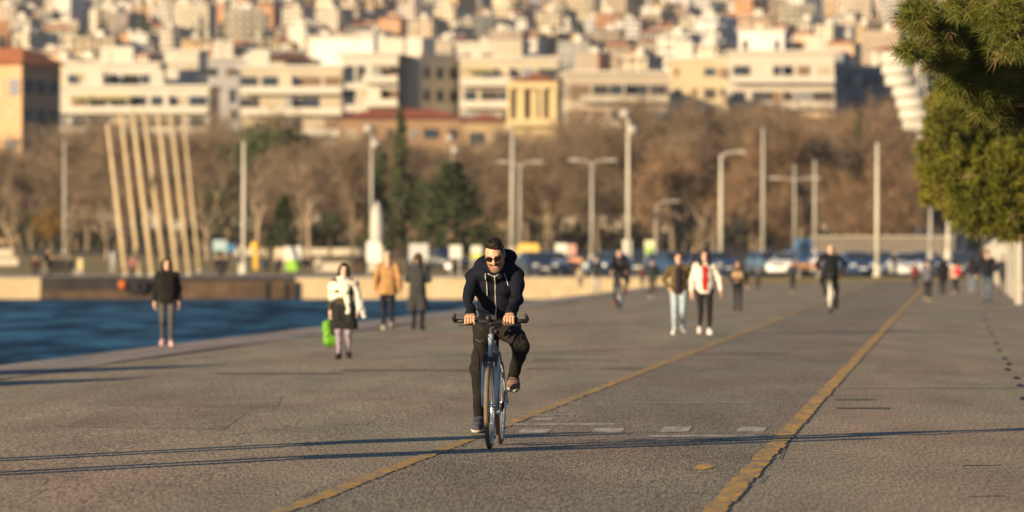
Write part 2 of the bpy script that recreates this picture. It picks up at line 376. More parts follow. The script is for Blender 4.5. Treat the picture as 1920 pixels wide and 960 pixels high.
def house_meshes(wd, dp, h, seed, hip):
    rr = random.Random(seed); nz = max(2, round(h / 3.1)); nx = max(2, round(wd / 3.4)); ny = max(2, round(dp / 3.6))
    x, y = wd / 2, dp / 2
    mb = MB()
    facade(mb, (-x, -y), (x, -y), 0, h, nx, nz, .25, seed); facade(mb, (x, -y), (x, y), 0, h, ny, nz, .25, seed + 1); facade(mb, (-x, y), (-x, -y), 0, h, ny, nz, .25, seed + 2)
    mb.add([(x, y, 0), (-x, y, 0), (-x, y, h), (x, y, h)], [(0, 1, 2, 3)])
    if rr.random() < .7:             # balcony bands joined to the wall
        for k in range(1, nz):
            if rr.random() < .85:
                a, b_ = (-x + rr.random() * wd * .2, x - rr.random() * wd * .2)
                mb.box(((a + b_) / 2, -y - .6, k * h / nz + .3), (b_ - a, 1.2, .85), 0, 0)
    wall = mb.mesh('wall', [M_hwall, M_hflat, M_glass])
    mb = MB()
    if hip:
        e = .5; t = min(x, y) * .85; rh = min(x, y) * .42
        vs = [(-x - e, -y - e, h + .02), (x + e, -y - e, h + .02), (x + e, y + e, h + .02), (-x - e, y + e, h + .02)] + ([(-x + t, 0, h + rh), (x - t, 0, h + rh)] if x >= y else [(0, -y + t, h + rh), (0, y - t, h + rh)])
        fs = [(0, 1, 5, 4), (1, 2, 5), (2, 3, 4, 5), (3, 0, 4), (3, 2, 1, 0)] if x >= y else [(0, 1, 4), (1, 2, 5, 4), (2, 3, 5), (3, 0, 4, 5), (3, 2, 1, 0)]
        mb.add(vs, fs, 0)
    else:
        mb.box((0, 0, h + .2), (wd + .5, dp + .5, .4), 0, 0)
    roof = mb.mesh('roof', [M_hroof if hip else M_hflat])
    ext = []
    if not hip:
        q = MB().box((rr.uniform(-x * .5, x * .5), rr.uniform(-y * .4, y * .4), h + 1.6), (rr.uniform(2.4, 4.5), rr.uniform(2.4, 4), 2.4)); ext.append(('stair_head', q.mesh('stair_head', [M_white])))
        for _ in range(rr.randint(0, 2)):
            cx, cy = rr.uniform(-x * .8, x * .8), rr.uniform(-y * .8, 0)
            q = MB().tube([(cx, cy, h + .4), (cx, cy, h + 1.8)], .55, 8); ext.append(('water_tank', q.mesh('water_tank', [M_tank])))
    else:
        q = MB().box((x * .4, 0, h + min(x, y) * .42 + .3), (.7, .7, 1.5)); ext.append(('chimney', q.mesh('chimney', [M_white])))
    return wall, roof, ext
HV = []
for i in range(18):
    rr = random.Random(40 + i); hip = i % 3 == 0
    HV.append((house_meshes(rr.uniform(9, 17) if not hip else rr.uniform(8.5, 13), rr.uniform(9, 13), rr.choice((9.3, 12.4, 12.4, 15.5, 18.6)) if not hip else rr.choice((6.4, 9.3, 9.3, 12.4)), i * 7, hip), hip))
HC = [('cream', (.72, .60, .40)), ('white', (.78, .73, .64)), ('ochre', (.66, .46, .20)), ('peach', (.68, .47, .28)), ('pale beige', (.60, .52, .40)), ('sand coloured', (.62, .50, .34)), ('white', (.76, .72, .66)), ('orange', (.60, .30, .13)), ('cream', (.70, .60, .44)), ('light brown', (.46, .35, .24)), ('dull grey', (.30, .28, .25))]
def zone(px): return 'far left' if px < 300 else 'left' if px < 640 else 'middle' if px < 1100 else 'right' if px < 1480 else 'far right'
rr = random.Random(21)
nh = 0
rows = (196, 176, 158, 142, 127, 113, 100, 88, 76, 65, 54, 44, 34, 25, 16, 8, 0)
def depth_for_base(py):
    lo, hi = 1000.0, 4600.0
    for _ in range(40):
        mid = (lo + hi) / 2
        if HOR - (terr(mid) - CAMH) * FPX / mid > py: lo = mid
        else: hi = mid
    return lo
for ri, by in enumerate(rows):
    d0 = depth_for_base(by); px = -60 + rr.uniform(0, 60)
    while px < 1985:
        (wall, roof, ext), hip = rr.choice(HV if rr.random() < .8 else HV[::3])
        d = d0 + rr.uniform(-.4, .4) * 40
        sc = rr.uniform(.58, .86)
        wpx = wall_w = (max(v.co.x for v in wall.vertices) * 2) * sc * FPX / d
        hpx = max(v.co.z for v in wall.vertices) * sc * FPX / d
        cx = px + wpx / 2; top = by - hpx
        gap = rr.choice((2, 5, 10, 22, 36)) * 1.25
        px += wpx * 1.0 + gap
        # leave out what the street-front blocks and the trees would hide altogether
        if top > 116 and cx < 1640 and not (380 < cx < 450): continue
        if top > 190 or cx > 1820: continue
        nm, c = rr.choice(HC); z = terr(d) - .6
        turn = rr.choice((rr.uniform(-25, 10), rr.uniform(-35, 15), rr.uniform(35, 65), rr.uniform(45, 75)))
        lab = f"{nm} {'tiled roof house' if hip else 'flat roofed block'} {'high' if by < 50 else 'halfway up' if by < 110 else 'low'} on the hillside at the {zone(cx)}"
        o = thing('hillside_house' if hip else 'hillside_block', lab, 'house' if hip else 'apartment block', ((cx - 960) * d / FPX, d, z), R(turn), lab.replace(' house ', ' houses ').replace(' block ', ' blocks '), sc)
        wo = link('wall', wall, o); vf = rr.uniform(.68, 1.1); wo.color = (c[0] * vf, c[1] * vf * rr.uniform(.96, 1.02), c[2] * vf * rr.uniform(.9, 1.05), 1)
        link('roof', roof, o)
        for en, em in ext: link(en, em, o)
        nh += 1
print('hillside houses', nh)
# dark evergreen trees between the houses, many added to deepen the shade there
M_ever = mat('evergreen_foliage', (.03, .045, .018), .9, .4, .5, c2=(.075, .09, .03))
M_bark = mat('bark', (.15, .11, .075), .95, .3, 2)
def leaf_cloud(mb, centre, rad, n, size, rr, mi=0, flat=.0):
    for _ in range(n):
        while True:
            p = Vector((rr.uniform(-1, 1), rr.uniform(-1, 1), rr.uniform(-1, 1)))
            if .25 < p.length < 1: break
        p = Vector(centre) + Vector((p.x * rad[0], p.y * rad[1], p.z * rad[2]))
        a = Vector((rr.gauss(0, 1), rr.gauss(0, 1), rr.gauss(0, 1) * (1 - flat))).normalized(); b = a.orthogonal().normalized(); b.rotate(Matrix.Rotation(rr.uniform(0, 6.28), 3, a))
        s = size * rr.uniform(.6, 1.3)
        mb.add([p - a * s, p + b * s * .45, p + a * s, p - b * s * .45], [(0, 1, 2, 3)], mi)
def evergreen_meshes(kind, seed):
    rr = random.Random(seed); tr = MB(); cr = MB()
    if kind == 'cypress':
        H = 12; tr.tube([(0, 0, 0), (0, 0, 6), (0, 0, 11)], [.22, .14, .04], 6)
        for k in range(26):
            z = 1.2 + k * .42; r = 1.15 * math.sin(min(1, (k + 2) / 10) * 1.57) * (1 - max(0, (k - 12)) / 16)
            leaf_cloud(cr, (rr.uniform(-.15, .15), rr.uniform(-.15, .15), z), (r, r, .5), 36, .26, rr)
    elif kind == 'cone':
        tr.tube([(0, 0, 0), (0, 0, 4), (0, 0, 7.4)], [.24, .15, .04], 6)
        for k in range(16):
            z = .9 + k * .42; r = 2.5 * (1 - k / 17) + .25
            for q in range(6):
                a = q * 1.05 + k * .5 + rr.uniform(-.3, .3)
                leaf_cloud(cr, (math.cos(a) * r * .6, math.sin(a) * r * .6, z - .1 * r), (r * .45, r * .45, .32), 26, .22, rr, flat=.5)
    else:  # spreading
        tr.tube([(0, 0, 0), (.1, 0, 2.2), (.2, .1, 3.6)], [.3, .2, .12], 7)
        for q in range(5):
            a = q * 1.26 + rr.uniform(-.3, .3); tr.tube([(.1, 0, 2.0 + q * .2), (math.cos(a) * 1.2, math.sin(a) * 1.2, 3.6), (math.cos(a) * 2, math.sin(a) * 2, 4.6)], [.12, .08, .03], 5)
        for q in range(22):
            a = rr.uniform(0, 6.28); rad = rr.uniform(0, 2.4)
            leaf_cloud(cr, (math.cos(a) * rad, math.sin(a) * rad, rr.uniform(2.4, 6.3 - rad * .6)), (1.0, 1.0, .7), 55, .2, rr)
    return tr.mesh('trunk', [M_bark]), cr.mesh('crown', [M_ever])
EV = {k: [evergreen_meshes(k, s) for s in (1, 2)] for k in ('cypress', 'cone', 'spreading')}
def tree_from(name, meshes, label, cat, loc, rz, sc, group, scz=None):
    o = thing(name, label, cat, loc, rz, group, sc)
    if scz: o.scale = (sc, sc, scz)
    link('trunk', meshes[0], o); link('crown', meshes[1], o); return o
rr = random.Random(99)
for i in range(170):
    px = rr.uniform(0, 1700); py = rr.uniform(20, 165)
    d = depth_for_base(py) - 22; k = rr.choice(('cypress', 'spreading', 'spreading', 'cone'))
    if py > 120 and 90 < px < 1560: continue
    tree_from('hillside_tree', rr.choice(EV[k]), f"{'dark cypress' if k == 'cypress' else 'dark conical evergreen' if k == 'cone' else 'dark round evergreen'} among the hillside houses at the {zone(px)}", 'tree', ((px - 960) * d / FPX, d, terr(d) - .3), rr.uniform(0, 6), rr.uniform(.8, 1.5), f"{k} evergreens on the hillside {zone(px)}")

# ------------------------------------------------------------------ street-front apartment blocks
WC = {}
def wallmat(c):
    if c not in WC: WC[c] = mat('plaster', c, .9, .1, .25)
    return WC[c]
M_shut = mat('brown_shutter', (.20, .13, .08), .8, .15, 1); M_shut2 = mat('beige_blind', (.46, .38, .27), .8, .1, 1); M_blind = mat('grey_blind', (.22, .23, .25), .7, .1, 1)
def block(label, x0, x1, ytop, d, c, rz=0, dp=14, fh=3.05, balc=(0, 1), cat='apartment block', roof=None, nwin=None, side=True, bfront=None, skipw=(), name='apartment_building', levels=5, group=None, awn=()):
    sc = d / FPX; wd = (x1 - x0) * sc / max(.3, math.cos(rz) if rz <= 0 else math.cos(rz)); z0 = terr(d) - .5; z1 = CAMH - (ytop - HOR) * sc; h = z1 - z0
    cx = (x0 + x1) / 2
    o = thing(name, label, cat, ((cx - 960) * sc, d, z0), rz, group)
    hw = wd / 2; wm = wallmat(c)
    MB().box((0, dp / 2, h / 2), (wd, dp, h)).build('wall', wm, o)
    rf = MB()
    if roof is None: rf.box((0, dp / 2, h + .22), (wd + .8, dp + .8, .44))
    else:
        e = .7; rh = roof[1]; t = min(hw, dp / 2) * .9
        vs = [(-hw - e, -e, h + .02), (hw + e, -e, h + .02), (hw + e, dp + e, h + .02), (-hw - e, dp + e, h + .02), (-hw + t, dp / 2, h + rh), (hw - t, dp / 2, h + rh)]
        rf.add(vs, [(0, 1, 5, 4), (1, 2, 5), (2, 3, 4, 5), (3, 0, 4), (3, 2, 1, 0)])
    rf.build('roof', M_white if roof is None else roof[0], o)
    n = nwin or max(2, round(wd / 2.7)); rr = random.Random(int(x0 * 7 + ytop))
    top = h - .5
    for k in range(levels):
        zf = top - (k + 1) * fh
        if zf < 2: break
        for i in range(n):
            if (k, i) in skipw or rr.random() < .06: continue
            xx = -hw + (i + .5 + rr.uniform(-.1, .1)) * wd / n; bl = bool(balc); ww = wd / n * (rr.choice((.6, .8, .9, .96)) if bl else rr.choice((.3, .45, .6, .75))); hh = rr.choice((2.15, 2.25, 2.4)) if bl else rr.choice((1.2, 1.6, 2.1))  # on balcony fronts widened so dark panels stand in for the shade behind
            MB().box((xx, -.02, zf + (2.35 - hh) + hh / 2), (ww, .16, hh)).build('window', rr.choice((M_glass, M_glass, M_dark, M_shut, M_shut2, M_blind)), o)
        if side:
            for sx in (-1, 1):
                for i in range(3):
                    yy = (i + .5) * dp / 3
                    MB().box((sx * hw, yy, zf + 1.4), (.16, 1.5, 1.6)).build('window', M_glass, o)
        if balc:
            for (b0, b1) in balc if isinstance(balc[0], tuple) else (balc,):
                a0, a1 = -hw + b0 * wd, -hw + b1 * wd
                bm = MB().box(((a0 + a1) / 2, -.82, zf - .02), (a1 - a0, 1.7, .2))
                bm.box(((a0 + a1) / 2, -1.61, zf + .50), (a1 - a0 - .01, .12, .84))
                for q in range(1, max(2, n // 2)): bm.box((a0 + (a1 - a0) * q / max(2, n // 2), -.8, zf + 1.3), (.12, 1.5, 2.4))
                bm.build('balcony', bfront or M_white, o)
        if k in awn or (balc and rr.random() < .2):
            u0 = rr.uniform(-hw * .95, hw * .2); u1 = min(hw * .95, u0 + hw * rr.uniform(.4, .9))
            MB().add([(u0, -.1, zf + 2.5), (u1, -.1, zf + 2.5), (u1, -1.9, zf + 1.9), (u0, -1.9, zf + 1.9), (u0, -.1, zf + 2.44), (u1, -.1, zf + 2.44), (u1, -1.9, zf + 1.84), (u0, -1.9, zf + 1.84)], [(0, 1, 2, 3), (7, 6, 5, 4), (0, 3, 7, 4), (1, 5, 6, 2), (2, 6, 7, 3)]).build('awning', cloth(rr.choice(((.55, .35, .15), (.42, .36, .26), (.16, .22, .17), (.5, .42, .2)))), o)
    if roof is None and levels > 1:
        for _ in range(max(1, int(wd / 9))):
            MB().box((rr.uniform(-hw * .8, hw * .8), rr.uniform(2, dp - 3), h + 1.5), (rr.uniform(2, 5), 3, 2.6)).build('stair_head', wm if rr.random() < .5 else M_white, o)
            xx = rr.uniform(-hw * .9, hw * .9); MB().tube([(xx, 1.5, h + .3), (xx, 1.5, h + rr.uniform(3, 5))], .05, 5).build('antenna', M_dark, o)
    return o
CR, WH, GR, OC = (.50, .43, .32), (.55, .51, .43), (.40, .41, .43), (.47, .38, .24)
T = (M_hroof, 2.2); T2 = (mat('dark_tile_roof', (.19, .085, .055), .9, .2, .6), 2.4)
block('orange corner building with a red tiled roof at the left edge of the photo', -95, 46, 122, 690, (.55, .34, .19), R(-40), 6.6, 3.6, (), roof=T, levels=3)
block('long white apartment block with deep balconies behind the leaning poles', 92, 392, 165, 800, WH, R(-3), 14, 3.0, (0, 1), awn=(1,))
block('white set back upper storeys above the long balcony block', 118, 298, 122, 815, WH, R(-3), 10, 3.2, (0, 1), levels=2)
block('small white rooftop building with a rounded top stepping above the balcony block', 308, 372, 98, 832, WH, R(-6), 9, 3.2, (), levels=1, nwin=2)
block('shaded grey block standing between two white apartment fronts', 380, 452, 112, 850, (.42, .40, .40), R(8), 12, 3.1, (), levels=4)  # the grey of its shade is put into the wall colour
block('cream apartment block with brown tiled roof and full width balconies', 452, 642, 128, 800, CR, R(-2), 13, 3.0, (0, 1), levels=4)
block('brown tiled attic storey on the cream apartment block', 482, 592, 114, 812, CR, R(-2), 9, 3.0, (), roof=(T2[0], 1.4), levels=1)
block('bright white box shaped penthouse above the cream block', 585, 700, 72, 835, (.82, .79, .74), R(-4), 11, 3.2, (), levels=1, nwin=1, skipw=((0, 0),))
block('white apartment block with dark square balcony openings left of the blank wall', 640, 746, 104, 800, WH, R(-2), 13, 3.3, ((.38, 1),), levels=4, nwin=4)
block('building with a blank pale end wall and a long side in blue shade', 742, 788, 106, 805, WH, R(-40), 8.6, 3.2, (), levels=4, nwin=2, skipw=tuple((k, i) for k in range(5) for i in range(2)))
block('cream balcony block behind the yellow villa', 862, 1046, 112, 800, CR, R(-1), 13, 3.1, ((0, 1),), levels=4, awn=(0,))
block('white rooftop flats above the balcony block behind the villa', 856, 975, 84, 830, WH, R(-9), 9, 3.0, (), levels=1)
block('grey beige building with a row of windows right of the yellow villa', 1068, 1252, 138, 780, (.46, .38, .29), R(4), 13, 3.4, ((.1, 1),), bfront=wallmat((.48, .41, .32)), levels=3)
block('yellow house beside the beige block in the right half', 1255, 1372, 112, 860, OC, R(-12), 11, 3.1, (), levels=3)
block('pale beige block with dark strip windows above the trees in the right half', 1368, 1564, 100, 800, (.60, .52, .42), R(0), 12, 3.6, ((.0, 1),), levels=3)
block('white attic building with bright end wall above the beige block', 1385, 1470, 58, 850, (.80, .75, .70), R(-6), 9, 3.2, (), levels=1)
block('block in deep blue shade behind the white tower at the right', 1560, 1690, 128, 880, (.22, .225, .235), R(58), 12, 3.1, (), levels=4)  # blue shade is also painted in as a dark wall colour
block('long low tiled building behind the bare trees in the middle', 636, 870, 222, 720, (.30, .19, .11), R(0), 9, 3.2, (), roof=(mat('red_tile_roof', (.34, .10, .05), .9, .2, .5), 1.3), levels=1, cat='building', name='low_tiled_building')
block('low tiled wing next to the yellow villa', 872, 948, 228, 700, (.40, .28, .15), R(0), 8, 3.2, (), roof=(M_hroof, 1.2), levels=1, cat='building', name='low_tiled_building')
# yellow villa: walls, corner columns, hip roof
vd = 640; vs_ = vd / FPX
v = thing('villa', 'yellow villa with a red brown hipped roof rising over the bare trees', 'villa', W(1000, HOR, vd).xy.to_3d() + Vector((0, 0, 1.5)), R(-8))
hz = lambda py: CAMH - (py - HOR) * vs_ - 1.5
vw = 96 * vs_
ym = wallmat((.56, .43, .23))
MB().box((0, 3, hz(156) / 2), (vw * .86, 6, hz(156))).build('wall', ym, v)
e = vw / 2 + .35
MB().add([(-e, -.6, hz(156)), (e, -.6, hz(156)), (e, 6.6, hz(156)), (-e, 6.6, hz(156)), (0, 3, hz(134))], [(0, 1, 4), (1, 2, 4), (2, 3, 4), (3, 0, 4), (3, 2, 1, 0)]).build('roof', mat('villa_roof', (.30, .12, .06), .9, .2, .6), v)
MB().box((0, -.35, hz(160)), (vw, .8, .7)).build('cornice', ym, v)
for q in (-.48, -.2, .2, .48): MB().tube([(q * vw * .95, -.45, hz(228)), (q * vw * .95, -.45, hz(164))], .3, 10).build('column', ym, v)
for q in (-.15, .15):
    MB().box((q * vw, -.03, hz(185)), (.95, .12, 1.9)).build('window', M_dark, v); MB().box((q * vw, -.03, hz(210)), (.95, .12, 1.6)).build('window', M_dark, v)
MB().box((0, -.55, hz(230)), (vw, 1.1, .8)).build('balcony', ym, v)
# white tower with stepped rounded balconies on the right
td = 560; ts = td / FPX
t = thing('apartment_tower', 'white apartment tower with rounded balconies stepping inward beside the pine', 'apartment tower', W(1742, HOR, td).xy.to_3d() + Vector((0, 0, 1.2)), 0)
hz = lambda py: CAMH - (py - HOR) * ts - 1.2
MB().box((1.6, 5, hz(95) / 2), (80 * ts, 9, hz(95))).build('wall', wallmat((.56, .52, .45)), t)
MB().box((1.6, 5, hz(95) + .2), (80 * ts + .6, 9.6, .4)).build('roof', M_white, t)
for k in range(7):
    z = hz(118 + k * 21); xo = -2.9 + .33 * k - (.4 if k in (1, 2) else 0)
    prof = []
    mb = MB().lathe([(1.55, 0), (1.6, .05), (1.6, .95), (1.42, .96), (1.42, .25), (.1, .25)], 18, 0, (xo, 1.2, z)); mb.build('balcony', wallmat((.58, .54, .46)), t, True)
    MB().box((.2 + .1 * k, .44, z + 1.3), (1.6, .14, 1.5)).build('window', M_glass, t)

# ------------------------------------------------------------------ the wood of bare trees
M_twig = mat('bare_twigs', (.155, .108, .068), .95, .3, .8, c2=(.255, .182, .118))
M_twig2 = mat('reddish_bare_twigs', (.19, .115, .065), .95, .3, .8, c2=(.29, .185, .105))
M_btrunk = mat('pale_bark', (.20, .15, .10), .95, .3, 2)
def bare_tree_meshes(seed, H=12, twigm=None, spread=1.0, upright=.0, ntw=20):
    rr = random.Random(seed); tr = MB(); cr = MB()
    ends = []
    def grow(p, dirv, L, r, lev):
        n = 4; pts = [p]; rs = [r]; q = Vector(p); dv = Vector(dirv)
        for i in range(n):
            dv = (dv + Vector((rr.gauss(0, .13), rr.gauss(0, .13), rr.gauss(0, .08) + .06 + upright * .1))).normalized()
            q = q + dv * (L / n); pts.append(q.copy()); rs.append(r * (1 - .5 * (i + 1) / n))
        tr.tube(pts, rs, 7 if lev == 0 else 5 if lev == 1 else 4, cap=False)
        if lev >= 3 or r < .018: ends.append((pts, L)); return
        k = rr.randint(4, 6) if lev == 0 else rr.randint(3, 5)
        for j in range(k):
            t = rr.uniform(.45, 1.0) if lev else .35 + .65 * (j + rr.random()) / k
            b = Vector(pts[min(n, int(t * n))]); a = rr.uniform(0, 6.28)
            tilt = rr.uniform(.45, .95) * spread
            ax = dv.orthogonal().normalized(); ax.rotate(Matrix.Rotation(a, 3, dv))
            nd = (dv * math.cos(tilt) + ax * math.sin(tilt)).normalized()
            grow(b, nd, L * rr.uniform(.55, .75), r * rr.uniform(.42, .58), lev + 1)
        ends.append((pts[-2:], L * .6))
    grow(Vector((0, 0, 0)), (rr.gauss(0, .05), rr.gauss(0, .05), 1), H * .48, .18, 0)
    for pts, L in ends:
        for _ in range(ntw):
            b = pts[rr.randrange(len(pts))]; a = Vector((rr.gauss(0, .6), rr.gauss(0, .6), rr.gauss(.35, .5))).normalized()
            l = rr.uniform(.5, 1.5); s = a.orthogonal().normalized(); s.rotate(Matrix.Rotation(rr.uniform(0, 6.28), 3, a))
            ww = rr.uniform(.012, .028)
            e = Vector(b) + a * l; mid = Vector(b) + a * l * .5
            cr.add([Vector(b) - s * ww, Vector(b) + s * ww, e], [(0, 1, 2)])
            for _k in range(3):
                a2 = (a + Vector((rr.gauss(0, .6), rr.gauss(0, .6), rr.gauss(.1, .5)))).normalized(); s2 = a2.orthogonal().normalized()
                mm = Vector(b) + a * l * rr.uniform(.3, .9); cr.add([mm - s2 * .014, mm + s2 * .014, mm + a2 * rr.uniform(.4, .9)], [(0, 1, 2)])
    return tr.mesh('trunk', [M_btrunk], True), cr.mesh('crown', [twigm or M_twig])
BT = [bare_tree_meshes(s, 12 + s % 3, None, 1.0) for s in range(4)]
BR = [bare_tree_meshes(20 + s, 12.5, M_twig2, 1.05) for s in range(3)]
PO = [bare_tree_meshes(50 + s, 13, None, .38, .9) for s in range(2)]
rr = random.Random(5)
TOP = [(-50, 262), (60, 262), (150, 245), (250, 250), (330, 245), (400, 235), (470, 222), (560, 248), (650, 258), (740, 265), (850, 268), (950, 258), (1050, 236), (1100, 205), (1180, 185), (1260, 188), (1340, 190), (1420, 178), (1500, 172), (1580, 200), (1660, 215), (1740, 240), (1830, 280), (1990, 300)]
TH = {id(m): max(v.co.z for v in m[1].vertices) for m in BT + BR + PO}
for row, (d, dpx, lower) in enumerate(((462, 96, 70), (500, 88, 42), (545, 84, 20), (600, 84, 6), (660, 84, 0))):
    px = -60 + rr.uniform(0, 50)
    while px < 1900:
        right = px > 1020
        ms = rr.choice(BR if (right and rr.random() < (.35 if px < 1450 else .8)) else BT)
        top = np.interp(px, [a for a, _ in TOP], [b for _, b in TOP]) + lower + rr.uniform(-34, 40) - 30
        dd = d + rr.uniform(-16, 16); zt = CAMH - (top - HOR) * dd / FPX; z = terr(dd) - .1
        sz = (zt - z) / TH[id(ms)]
        side = ('behind the leaning poles' if px < 380 else 'behind the lawn and low wall' if px < 700 else 'behind the cyclist' if px < 1100 else 'behind the parked cars' if px < 1500 else 'left of the pine')
        tree_from('bare_tree', ms, f"{'reddish' if ms in BR else 'grey brown'} leafless tree {'at the front of' if row < 2 else 'deep in' } the wood {side}", 'tree', ((px - 960) * dd / FPX, dd, z), rr.uniform(0, 6.28), sz * rr.uniform(.95, 1.15), f"bare trees {side} {ms in BR} {row < 2}", sz)
        px += dpx * rr.uniform(.7, 1.3)
def placed_tree(name, ms, label, px, pybase, pytop, d, group=None, fat=1.0):
    z = terr(d) - .05 if d > 330 else prom_z(0, d); zt = CAMH - (pytop - HOR) * d / FPX
    hh = max(max(v.co.z for v in ms[0].vertices), max(v.co.z for v in ms[1].vertices)); s = (zt - z) / hh
    return tree_from(name, ms, label, 'tree', ((px - 960) * d / FPX, d, z), random.uniform(0, 6), s * fat, group, s)
for px, top, ms, f, lab in ((660, 250, PO[0], .8, 'pale bare poplar with upright branches left of the white statue'), (750, 262, PO[1], .8, 'pale bare poplar with upright branches in front of the dark cypress')):
    placed_tree('bare_poplar', ms, lab, px, 470, top, 440, 'bare poplars by the statue', f)
placed_tree('cypress', EV['cypress'][0], 'slim dark cypress with its tip above the tiled roof', 752, 470, 200, 436, None, .95)
placed_tree('conifer', EV['cone'][0], 'large dark green conifer behind the walker in the long dark coat', 846, 470, 300, 430, None, 1.6)
placed_tree('conifer', EV['spreading'][0], 'broad dark evergreen under the wide grey white board, left of the large conifer', 800, 470, 330, 436, None, .9)
placed_tree('conifer', EV['cone'][1], 'dark green conifer right of the second lamp post from the left', 532, 470, 362, 430, None, 1.0)
placed_tree('conifer', EV['spreading'][0], 'dark evergreen just left of the second lamp post from the left', 428, 470, 345, 435, None, .9)
placed_tree('conifer', EV['cone'][1], 'tall dark conifer between the two pale poplars', 716, 470, 282, 455, None, .7)
placed_tree('conifer', EV['spreading'][1], 'dark round evergreen low beside the pale bare poplar', 618, 470, 395, 440, None, .8)
placed_tree('conifer', EV['spreading'][1], 'broad dark evergreen at the left edge of the wood', 12, 470, 385, 455, None, 1.2)
placed_tree('conifer', EV['spreading'][0], 'dark evergreen crown showing above the bare trees near the tall double lamp', 1235, 470, 215, 560, None, .5)
placed_tree('conifer', EV['cone'][0], 'small dark conifer high in the wood left of the pine', 1612, 470, 205, 560, None, .35)
placed_tree('conifer', EV['spreading'][0], 'dark evergreen with its rounded top above the cream block trees', 497, 470, 222, 520, None, .7)
br_ = [EV['spreading'][1][0], None]
M_rust = mat('rusty_leaves', (.16, .085, .02), .9, .3, 1, c2=(.24, .14, .035))
me = EV['spreading'][1][1].copy(); me.materials.clear(); me.materials.append(M_rust)
placed_tree('autumn_tree', (EV['spreading'][1][0], me), 'low tree with rusty brown leaves beside the leftmost lamp post', 96, 470, 385, 440, None, .8)
# pale bare trunks of plane trees
rr = random.Random(77)
PT = [bare_tree_meshes(90 + s, 12, None, .75, .3, 3) for s in range(2)]
M_pale = mat('plane_bark', (.46, .36, .25), .9, .3, 2, c2=(.30, .22, .15))
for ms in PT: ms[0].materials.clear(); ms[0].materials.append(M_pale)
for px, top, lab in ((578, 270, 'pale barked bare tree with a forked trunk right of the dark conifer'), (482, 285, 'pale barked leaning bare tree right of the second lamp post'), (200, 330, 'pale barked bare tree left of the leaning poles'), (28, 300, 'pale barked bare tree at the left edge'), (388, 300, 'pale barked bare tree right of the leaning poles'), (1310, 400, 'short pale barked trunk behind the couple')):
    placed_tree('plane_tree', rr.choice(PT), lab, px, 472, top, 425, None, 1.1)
# dense understorey far behind: hedge row
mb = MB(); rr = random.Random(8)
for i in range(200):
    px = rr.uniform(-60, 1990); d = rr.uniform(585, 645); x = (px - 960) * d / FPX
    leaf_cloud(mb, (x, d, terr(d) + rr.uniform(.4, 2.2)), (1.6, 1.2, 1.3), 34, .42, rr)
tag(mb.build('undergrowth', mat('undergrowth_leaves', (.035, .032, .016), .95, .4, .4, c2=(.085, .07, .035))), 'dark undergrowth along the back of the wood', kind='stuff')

# ------------------------------------------------------------------ lamp posts
M_pole = mat('grey_painted_pole', (.42, .39, .34), .55, .1, 1.5, spec=.4)
M_polew = mat('pale_painted_pole', (.62, .57, .47), .55, .1, 1.5, spec=.4)
M_lamp = mat('lamp_housing', (.40, .37, .32), .5, .1, 2)
def lamp(px, pyb, pyt, d, kind, label, r=.13, m=None, group=None, name='lamp_post'):
    r *= .72; z0 = terr(d) if d > 330 else 0.0; s = d / FPX
    if pyb is not None: z0 = CAMH - (pyb - HOR) * s
    zt = CAMH - (pyt - HOR) * s; H = zt - z0
    o = thing(name, label, 'lamp post', ((px - 960) * s, d, z0), 0, group)
    MB().lathe([(r * 1.9, 0), (r * 1.9, .12), (r * 1.3, .2), (r * 1.3, .5), (r, .6)], 10).build('base', m or M_pole, o)
    MB().tube([(0, 0, .55), (0, 0, H * .5), (0, 0, H)], [r, r * .85, r * .62], 10).build('pole', m or M_pole, o, True)
    if kind == 'arm' or kind == 'arms':
        for sx in ((1,) if kind == 'arm' else (-1, 1)):
            MB().tube([(0, 0, H - .15), (sx * .35, 0, H + .12), (sx * .75, 0, H + .18)], .05, 6).build('arm', m or M_pole, o)
            MB().box((sx * 1.15, 0, H + .17), (.85, .34, .14), 0, 0, .75).build('lamp_head', M_lamp, o)
    if kind == 'armdown':
        for sx in (-1, 1):
            MB().tube([(0, 0, H - 1.1), (sx * .6, 0, H - .95), (sx * 1.0, 0, H - .92)], .05, 6).build('arm', m or M_pole, o)
            MB().box((sx * 1.35, 0, H - .93), (.8, .34, .14), 0, 0, .75).build('lamp_head', M_lamp, o)
    if kind == 'double':
        for k, q in ((0, .0), (1, 1.0)):
            MB().lathe([(.1, H - q - .35), (.34, H - q - .2), (.38, H - q), (.2, H - q + .2), (.05, H - q + .28)], 12, 0, (-.18 + k * .45, 0, 0)).build('lamp_head', M_lamp, o, True)
    if kind == 'curve':
        MB().tube([(0, 0, H - .1), (.12, 0, H + .12), (.5, 0, H + .26), (1.0, 0, H + .30)], .045, 6).build('arm', m or M_pole, o)
        MB().box((1.3, 0, H + .30), (.7, .3, .11)).build('lamp_head', M_lamp, o)
    return o
lamp(121, 486, 262, 345, 'plain', 'leftmost slim grey lamp post, on the quay edge left of the leaning poles', .13)
lamp(457, 512, 265, 338, 'plain', 'slim grey lamp post on the quay between the leaning poles and the scarf walker', .17, M_polew)
lamp(697, 478, 240, 380, 'double', 'grey lamp post rising behind the white statue', .17)
lamp(848, 470, 258, 470, 'double', 'thin lamp post above the dark conifer behind the long dark coat', .10)
lamp(961, 478, 245, 400, 'plain', 'thick pale lamp post directly above the cyclist, left one of the close pair', .26)
lamp(975, 484, 308, 385, 'arms', 'lamp post with two arms just right of the thick pale one above the cyclist', .15)
lamp(1110, 492, 305, 365, 'arms', 'two armed lamp post halfway between the cyclist and the couple', .17)
lamp(1178, 492, 212, 352, 'double', 'tallest lamp post with two round lamp heads, behind the small cyclist', .18, M_polew)
